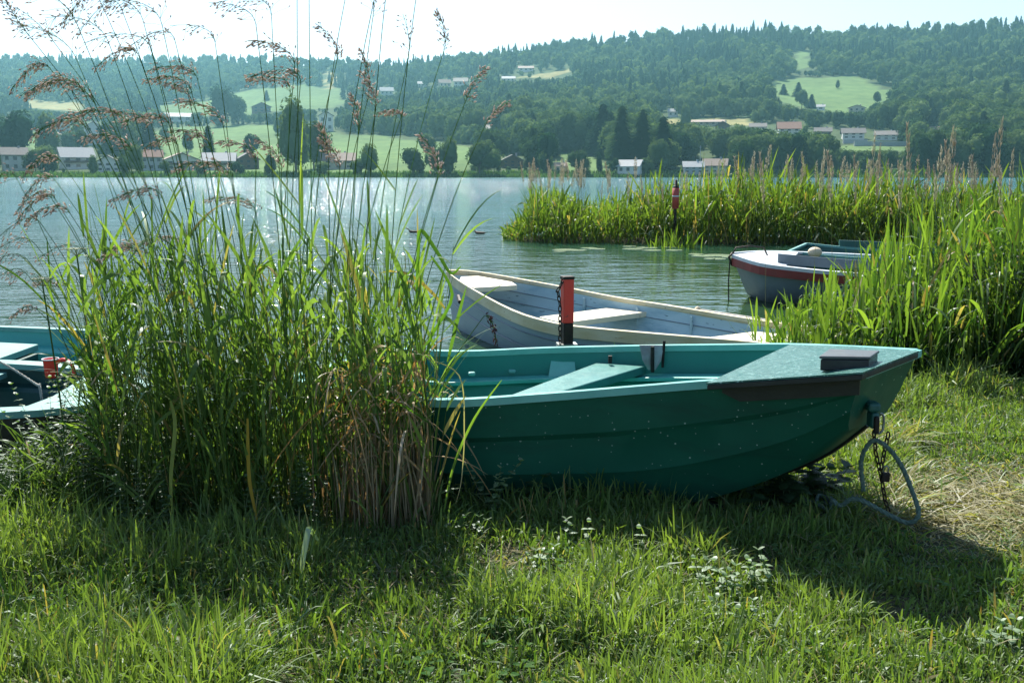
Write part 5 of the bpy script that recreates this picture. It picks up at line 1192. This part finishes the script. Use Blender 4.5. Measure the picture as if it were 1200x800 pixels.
# ---- small grasses between the two boats
cs = []
for px, s in [(690, .9), (705, .8), (735, 1.1), (745, 1.0), (760, .9), (775, .8), (800, .8), (840, .9), (855, .8), (900, 1.2), (915, 1.2), (880, 1), (560, .8), (590, .7), (640, .9), (625, .8), (720, .8), (540, .8)]:
    cs.append((px_base(px, 6.2), 6.0+.3*(px % 7)/7, s))
tufts('bank_grass', 'bright green blades standing on the bank between the green and the blue boat', cs, 22, .48, .022, .22, .07, a=(.09, .2, .025), b=(.20, .33, .05), dry=.08, droop=(.05, .4))
tufts('reed_tuft', 'reed tuft hiding the foot of the red marker post', [(px_base(791, 21.6)+q, 21.3, 1) for q in (-.25, 0, .25)], 70, 1.0, .03, .22, .16, a=(.05, .10, .02), b=(.19, .25, .055), cat='reeds')
cs = [(px_base(px, 6.6), 6.6, .8) for px in range(140, 520, 22)]
tufts('bank_grass', 'thin grass at the water edge behind the tall clump', cs, 30, .34, .010, .25, .10, a=(.06, .15, .02), b=(.16, .28, .05), droop=(.1, .5))
# ---- right bank reeds
def reedbed(n, px_h, xr, yr, name, label, w_, a, b, dry, poly=None, tilt=.2, K=5, droop=(.05, .5), mul=1.0, basez=None):
    xs = rng.uniform(*xr, n); ys = rng.uniform(*yr, n); k = poly(xs, ys); xs, ys = xs[k], ys[k]; n = len(xs)
    hs = px_h(xs, ys)*rng.uniform(.5, 1.15, n)*mul*(.82+.4*vn(xs*3.1+7, ys*3.1)); z0 = np.maximum(ground(xs, ys), WZ-.05)
    # leaves start all along invisible stems: base heights up to 60 % of the height
    lift = rng.random(n)**1.4*.62*hs; B = np.stack([xs, ys, z0+lift], 1)
    V, Fc = ribbons(B, up_dirs(n, tilt), hs-lift, rng.uniform(*droop, n), w_*rng.uniform(.5, 1.3, n), K)
    return tag(mesh_obj(name, V, Fc, M['leaf'], cols=cols_for(n, 2*K, a, b, dry)*np.repeat((.62+.75*fbm(xs*1.3+11, ys*1.3))[:, None]*np.array([1, 1, 1]), 2*K, 0)), label, 'reeds', kind='stuff')
def rb_h(x, y): return np.interp(x, [1.9, 2.4, 2.9, 3.4, 4.0, 6, 9], [.55, .78, .92, 1.18, 1.45, 1.65, 1.7])*(.8+.45*fbm(x*2, y*2))
def rb_p(x, y): return (y > np.interp(x, [1.9, 2.4, 3.0, 4, 5, 9], [7.2, 7.15, 7.0, 7.1, 7.2, 7.3])) & (y < np.interp(x, [1.9, 2.4, 3.5, 5, 9], [8.0, 8.7, 9.6, 10.8, 13]))
reedbed(15000, rb_h, (1.95, 8.5), (6.9, 12), 'reed_bed', 'tall bright reeds on the right bank beside the bow of the green rowboat', .023, (.055, .115, .025), (.20, .28, .06), .05, rb_p, .30, 6, (.1, .9))
reedbed(7000, lambda x, y: .75*rb_h(x, y), (2.6, 8.5), (6.9, 8.2), 'reed_bed', 'small-leaved dark weeds at the foot of the right bank reeds', .016, (.018, .055, .012), (.05, .10, .02), .01, rb_p, .9, 4, (.1, .6), .75)
# reed spit across the water
def sp_h(x, y):
    px = 600+F*x/(y*CP)
    return np.interp(px, [600, 612, 622, 660, 668, 700, 730, 745, 800, 830, 860, 1000, 1200], [.50, .75, 1.30, 1.30, 1.02, 1.0, 1.15, 1.35, 1.4, 1.75, 1.8, 1.6, 1.45])*(.80+.5*fbm(x*.9+3, y*.9))
def sp_p(x, y):
    t_ = np.clip((x-1.2)/15.8, 0, 1); cy = 24.3-1.6*t_; cx = 1.2+t_*15.8; return np.hypot(x-cx, (y-cy)) < (1.35+.5*fbm(x*2, y*0+3))
reedbed(46000, sp_h, (-.2, 18.3), (20, 27), 'reed_spit', 'bright green reeds of the low spit reaching into the lake', .035, (.05, .10, .02), (.19, .25, .055), .06, sp_p, .36, 5, (.1, 1.1))
reedbed(26000, lambda x, y: sp_h(x, y)*.8, (12, 60), (17, 40), 'reed_bed', 'reeds joining the spit to the right bank beyond the frame', .05, (.05, .10, .02), (.19, .25, .055), .03,
        lambda x, y: (y < np.interp(x, SHX, SHY)+.5) & (y > np.interp(x, SHX, SHY)-6) , .22, 4, (.05, .6))
# plumes: pale flower heads above the spit and the right reeds
def plume(px, py, Y, hl, kind):
    c_ = atY(px, py, Y); zt_ = c_.z; z0 = float(max(ground(c_.x, Y), WZ))
    return c_, zt_, z0
PROTO = []
for s in range(6):
    e = stalk(600, 0.001, 0, 0, 1, 90, 'd', 'x', None) if False else None
def plume_proto(hgt, hl, lean, ns, wd, seedc, r_=.004):
    e = empty('reed_plume', (0, 0, 0)); P = np.array([[(lean*hgt*s**2, 0, hgt*s) for s in np.linspace(0, 1, 7)]])
    V, Fc = tubes(P, np.linspace(r_, r_*.4, 7)[None], 3); mesh_obj('stem', V, Fc, M['stalk'], e, False, np.tile(np.array((.16, .17, .07)), (len(V), 1)))
    s = rng.random(ns); zz = hgt-hl*(1-s)*1.0; w_ = wd*np.sin(np.pi*(.12+.85*s))**.8*(1-.35*s); a = rng.random(ns)*6.28; q = rng.random(ns)**.5
    pos = np.stack([lean*hgt*(zz/hgt)**2+np.cos(a)*w_*q, np.sin(a)*w_*q, zz], 1); d = np.stack([np.cos(a)*.5, np.sin(a)*.5, .8+0*a], 1)
    V, Fc = seeds(pos, d, rng.uniform(.5, 1, ns)*hl*.16, rng.uniform(.5, 1, ns)*hl*.05); mesh_obj('seed_head', V, Fc, M['seed'], e, False, np.repeat(lerp3(seedc[0], seedc[1], rng.random(ns)), 6, 0))
    return e
pc = ((.50, .46, .34), (.76, .72, .58)); pc2 = ((.46, .39, .31), (.66, .59, .47))
pr = [plume_proto(1.0, .26, l_, 90, .035, pc if i % 2 else pc2) for i, l_ in enumerate((-.12, -.05, .03, .1, -.2, .15))]
used = set()
def put_plume(px, py, Y, lab, grp, wsc=1.0):
    i = random.randrange(6); c_ = atY(px, py, Y); z0 = float(max(ground(c_.x, Y), WZ)); h_ = c_.z-z0
    o = pr[i] if i not in used else copy_tree(pr[i]); used.add(i)
    o.location = (c_.x, Y, z0); sw_ = wsc*random.uniform(.8, 1.3); o.scale = (h_*sw_, h_*sw_, h_); tag(o, lab, 'reed', grp); o.rotation_euler = (0, 0, random.uniform(-.4, .4)); return o
for k in range(112):
    px = 700+490*random.random()**.8; 
    if k < 26: px = random.uniform(612, 690)
    py = random.gauss(198, 8) if px > 860 else random.gauss(208, 9)
    if 820 < px < 1080: py = random.gauss(193, 9)
    if k < 26: py = random.uniform(186, 203)
    put_plume(px, py, random.uniform(22.0, 24.2), 'pale tan reed plume rising above the green reeds of the spit', 'reed plumes on the spit', .5)
for px, py in [(1030, 172), (1078, 148), (1118, 155), (1172, 142), (1165, 160), (1125, 168), (1095, 175), (1148, 185), (1190, 178), (1060, 190), (1130, 195), (1020, 158), (1110, 150), (1185, 198), (1010, 185), (985, 180), (960, 178), (905, 182)]:
    Y = random.uniform(8.6, 10.5); put_plume(px, py, Y, 'tall slender reed stalk with a tan plume rising out of the right bank', 'tall plumes of the right bank', .30)

# ---- leafy weeds: pale mint-like plants in the lawn, fern-like weed at the bow, umbel plant at left
def leafy(name, px, py, h, nst, label, lcol, ls=.022, spread=.05, group=None, lean=.25, opp=True, Yy=None, cat='plant'):
    c_ = at(px, py, 0); 
    if Yy: c_ = atY(px, py, Yy); 
    gz = float(ground(c_.x, c_.y)); e = tag(empty(name, (c_.x, c_.y, gz)), label, cat, group)
    St = []; B = []; D = []; L = []
    for s_ in range(nst):
        bx, by = random.gauss(0, spread), random.gauss(0, spread*.6); hh2 = h*random.uniform(.55, 1.05); lx, ly = random.gauss(0, lean)*hh2, random.gauss(0, lean*.5)*hh2
        pts = [(bx+lx*t_**1.5, by+ly*t_**1.5, hh2*t_) for t_ in np.linspace(0, 1, 5)]; St.append(pts)
        nn2 = max(3, int(hh2/.028))
        for k in range(nn2):
            t_ = .25+.75*k/(nn2-1); q = (bx+lx*t_**1.5, by+ly*t_**1.5, hh2*t_)
            for a in ((k*1.57+s_, k*1.57+s_+3.14) if opp else (k*2.4,)):
                B.append(q); top = t_ > .9; D.append((math.cos(a)*(.6 if top else .9), math.sin(a)*(.6 if top else .9), .55 if top else .22)); L.append(ls*(1.15-.45*t_)*random.uniform(.8, 1.2)*(1.1))
    V, Fc = tubes(np.array(St), np.tile(np.linspace(.002, .001, 5), (len(St), 1)), 4); mesh_obj('stem', V, Fc, M['stalk'], e, False, np.tile(np.array((.06, .10, .03)), (len(V), 1)))
    D = np.array(D); D /= np.linalg.norm(D, axis=1, keepdims=True); L = np.array(L); n = len(L)
    lat = np.stack([-D[:, 1], D[:, 0], 0*L], 1)+1e-4
    V, Fc = ribbons(np.array(B), D, L*1.6, np.full(n, .3), L*1.05, 6, lat=lat, shape=1.1); mesh_obj('foliage', V, Fc, M['leaf'], e, True, np.repeat(lerp3(np.array(lcol)*.75, np.array(lcol)*1.2, rng.random(n)), 12, 0))
    return e
pale = (.20, .29, .15); mid = (.07, .15, .035)
for i, (px, py, h, nst, lab) in enumerate([(838, 700, .13, 7, 'pale-leaved mint plant in the sunny lawn left of its twin'), (885, 690, .15, 6, 'pale-leaved mint plant at the edge of the boat shadow'),
    (862, 735, .10, 6, 'low pale weed in front of the two mint plants'), (665, 645, .12, 4, 'small mint plant in the tuft below the hull, left of centre'), (790, 650, .13, 4, 'pale weed sprouting in the shade edge under the hull'),
    (578, 612, .33, 4, 'tallest pale leafy weed standing before the stern half of the hull'), (545, 640, .12, 5, 'pale leafy weed at the right foot of the tall grass'), (1180, 760, .10, 5, 'low weed in the bottom right corner of the lawn'),
    (640, 665, .07, 5, 'small clover-like weed in the dry patch of lawn'), (945, 765, .06, 5, 'tiny leafy weed in the lower right lawn')]):
    leafy('mint_plant', px, py, h, nst, lab, pale if i != 6 else mid, cat='plant')
for px, py, h, lab in [(930, 600, .22, 'dark broad-leaved weed under the bow of the green rowboat'), (605, 590, .26, 'dark nettle-like weed in the shade against the hull'), (975, 585, .16, 'dark weed beside the tangled rope')]:
    leafy('leafy_weed', px, py, h, 7, lab, (.035, .085, .025), .05, .08, lean=.5)
for px, Y_, h, lab in [(110, 4.45, .62, 'tall dark bushy weed at the left foot of the tall grass'), (60, 4.35, .42, 'feathery grey-green weed before the left boats'), (130, 4.2, .48, 'dark weed in front of the tall grass at left'), (25, 4.3, .30, 'low bright weed at the left edge of the bank'), (330, 4.0, .32, 'round-leaved climbing weed in the dark foot of the grass'), (180, 4.0, .35, 'dense dark weed at the shaded foot of the clump')]:
    x_ = px_base(px, Y_); q = proj(x_, Y_, float(ground(x_, Y_))); leafy('bushy_weed', float(q[0]), float(q[1]), h, 16, lab, (.10, .17, .065), .018, .11, lean=.22, Yy=Y_)
# umbel plant
for px, tpy, Y_, lab in [(125, 300, 4.3, 'tall umbel plant with a greyish flat flower head left of the clump'), (85, 335, 4.25, 'shorter umbel plant with a grey flower head near the left boats')]:
    x_ = px_base(px, Y_); gz = float(ground(x_, Y_)); T = atY(px-35, tpy, Y_); e = tag(empty('umbel_plant', (x_, Y_, gz)), lab, 'plant'); top = T-Vector((x_, Y_, gz))
    MB().tube(spl([(0, 0, 0), (top.x*.3, 0, top.z*.5), tuple(top)], 4), .0035, 6).build('stem', leafmat('umbel_stem', .3, base=((.06, .12, .03), (.08, .15, .04))), e, True)
    um = MB(); 
    for k in range(18):
        a = k*2.4; r_ = .05*math.sqrt(k/18); p1 = top+Vector((math.cos(a)*r_, math.sin(a)*r_, .03)); um.tube([top, p1], .0012, 4)
        for j in range(5): um.ell(tuple(p1+Vector((random.gauss(0, .006), random.gauss(0, .006), .002))), (.0035, .0035, .0025), 5, 3)
    um.build('flower_head', leafmat('umbel_flower', .3, base=((.25, .30, .20), (.40, .42, .30))), e)
# shrub in the right reeds
M['shrub'] = leafmat('shrub_leaf', .35, .35, .06)
def shrub(x, y, h, rad, n, lab, lc):
    gz = float(ground(x, y)); e = tag(empty('shrub', (x, y, gz)), lab, 'shrub'); tr_ = MB()
    for k in range(9):
        a = k*.7; tr_.tube(spl([(0, 0, 0), (math.cos(a)*rad*.3, math.sin(a)*rad*.3, h*.5), (math.cos(a)*rad*.8, math.sin(a)*rad*.8, h*(.75+.2*(k % 2)))], 3), [.012-.0012*i for i in range(7)], 5)
    tr_.build('branches', M['bark'], e)
    u = rng.normal(size=(n, 3)); u /= np.linalg.norm(u, axis=1, keepdims=True); q = rng.random(n)**.4; lump = .75+.5*fbm(u[:, 0]*3+9, u[:, 2]*3+u[:, 1])
    pos = u*q[:, None]*lump[:, None]*np.array([rad, rad, h*.52]); pos[:, 2] += h*.52; d = u+rng.normal(0, .6, (n, 3)); d[:, 2] += .3; d /= np.linalg.norm(d, axis=1, keepdims=True)
    V, Fc = ribbons(pos, d, rng.uniform(.03, .07, n), np.full(n, .2), rng.uniform(.010, .020, n), 4); mesh_obj('foliage', V, Fc, M['shrub'], e, False, np.repeat(lerp3(lc[0], lc[1], rng.random(n)), 8, 0))
dk_ = ((.018, .045, .014), (.05, .095, .03))
shrub(3.75, 7.55, .95, .45, 3800, 'dark leafy shrub in the right reeds above the lawn edge', dk_)
shrub(4.6, 7.7, 1.05, .55, 4200, 'dark small-leaved shrub at the right edge among the reeds', dk_)
shrub(4.1, 7.15, .95, .5, 4500, 'dark dense shrub hanging over the lawn at the right', dk_)
shrub(5.1, 7.3, 1.0, .5, 3500, 'dark shrub filling the far right end of the bank', dk_)
shrub(3.1, 7.6, .62, .35, 2200, 'low dark shrub behind the bow of the green rowboat', dk_)
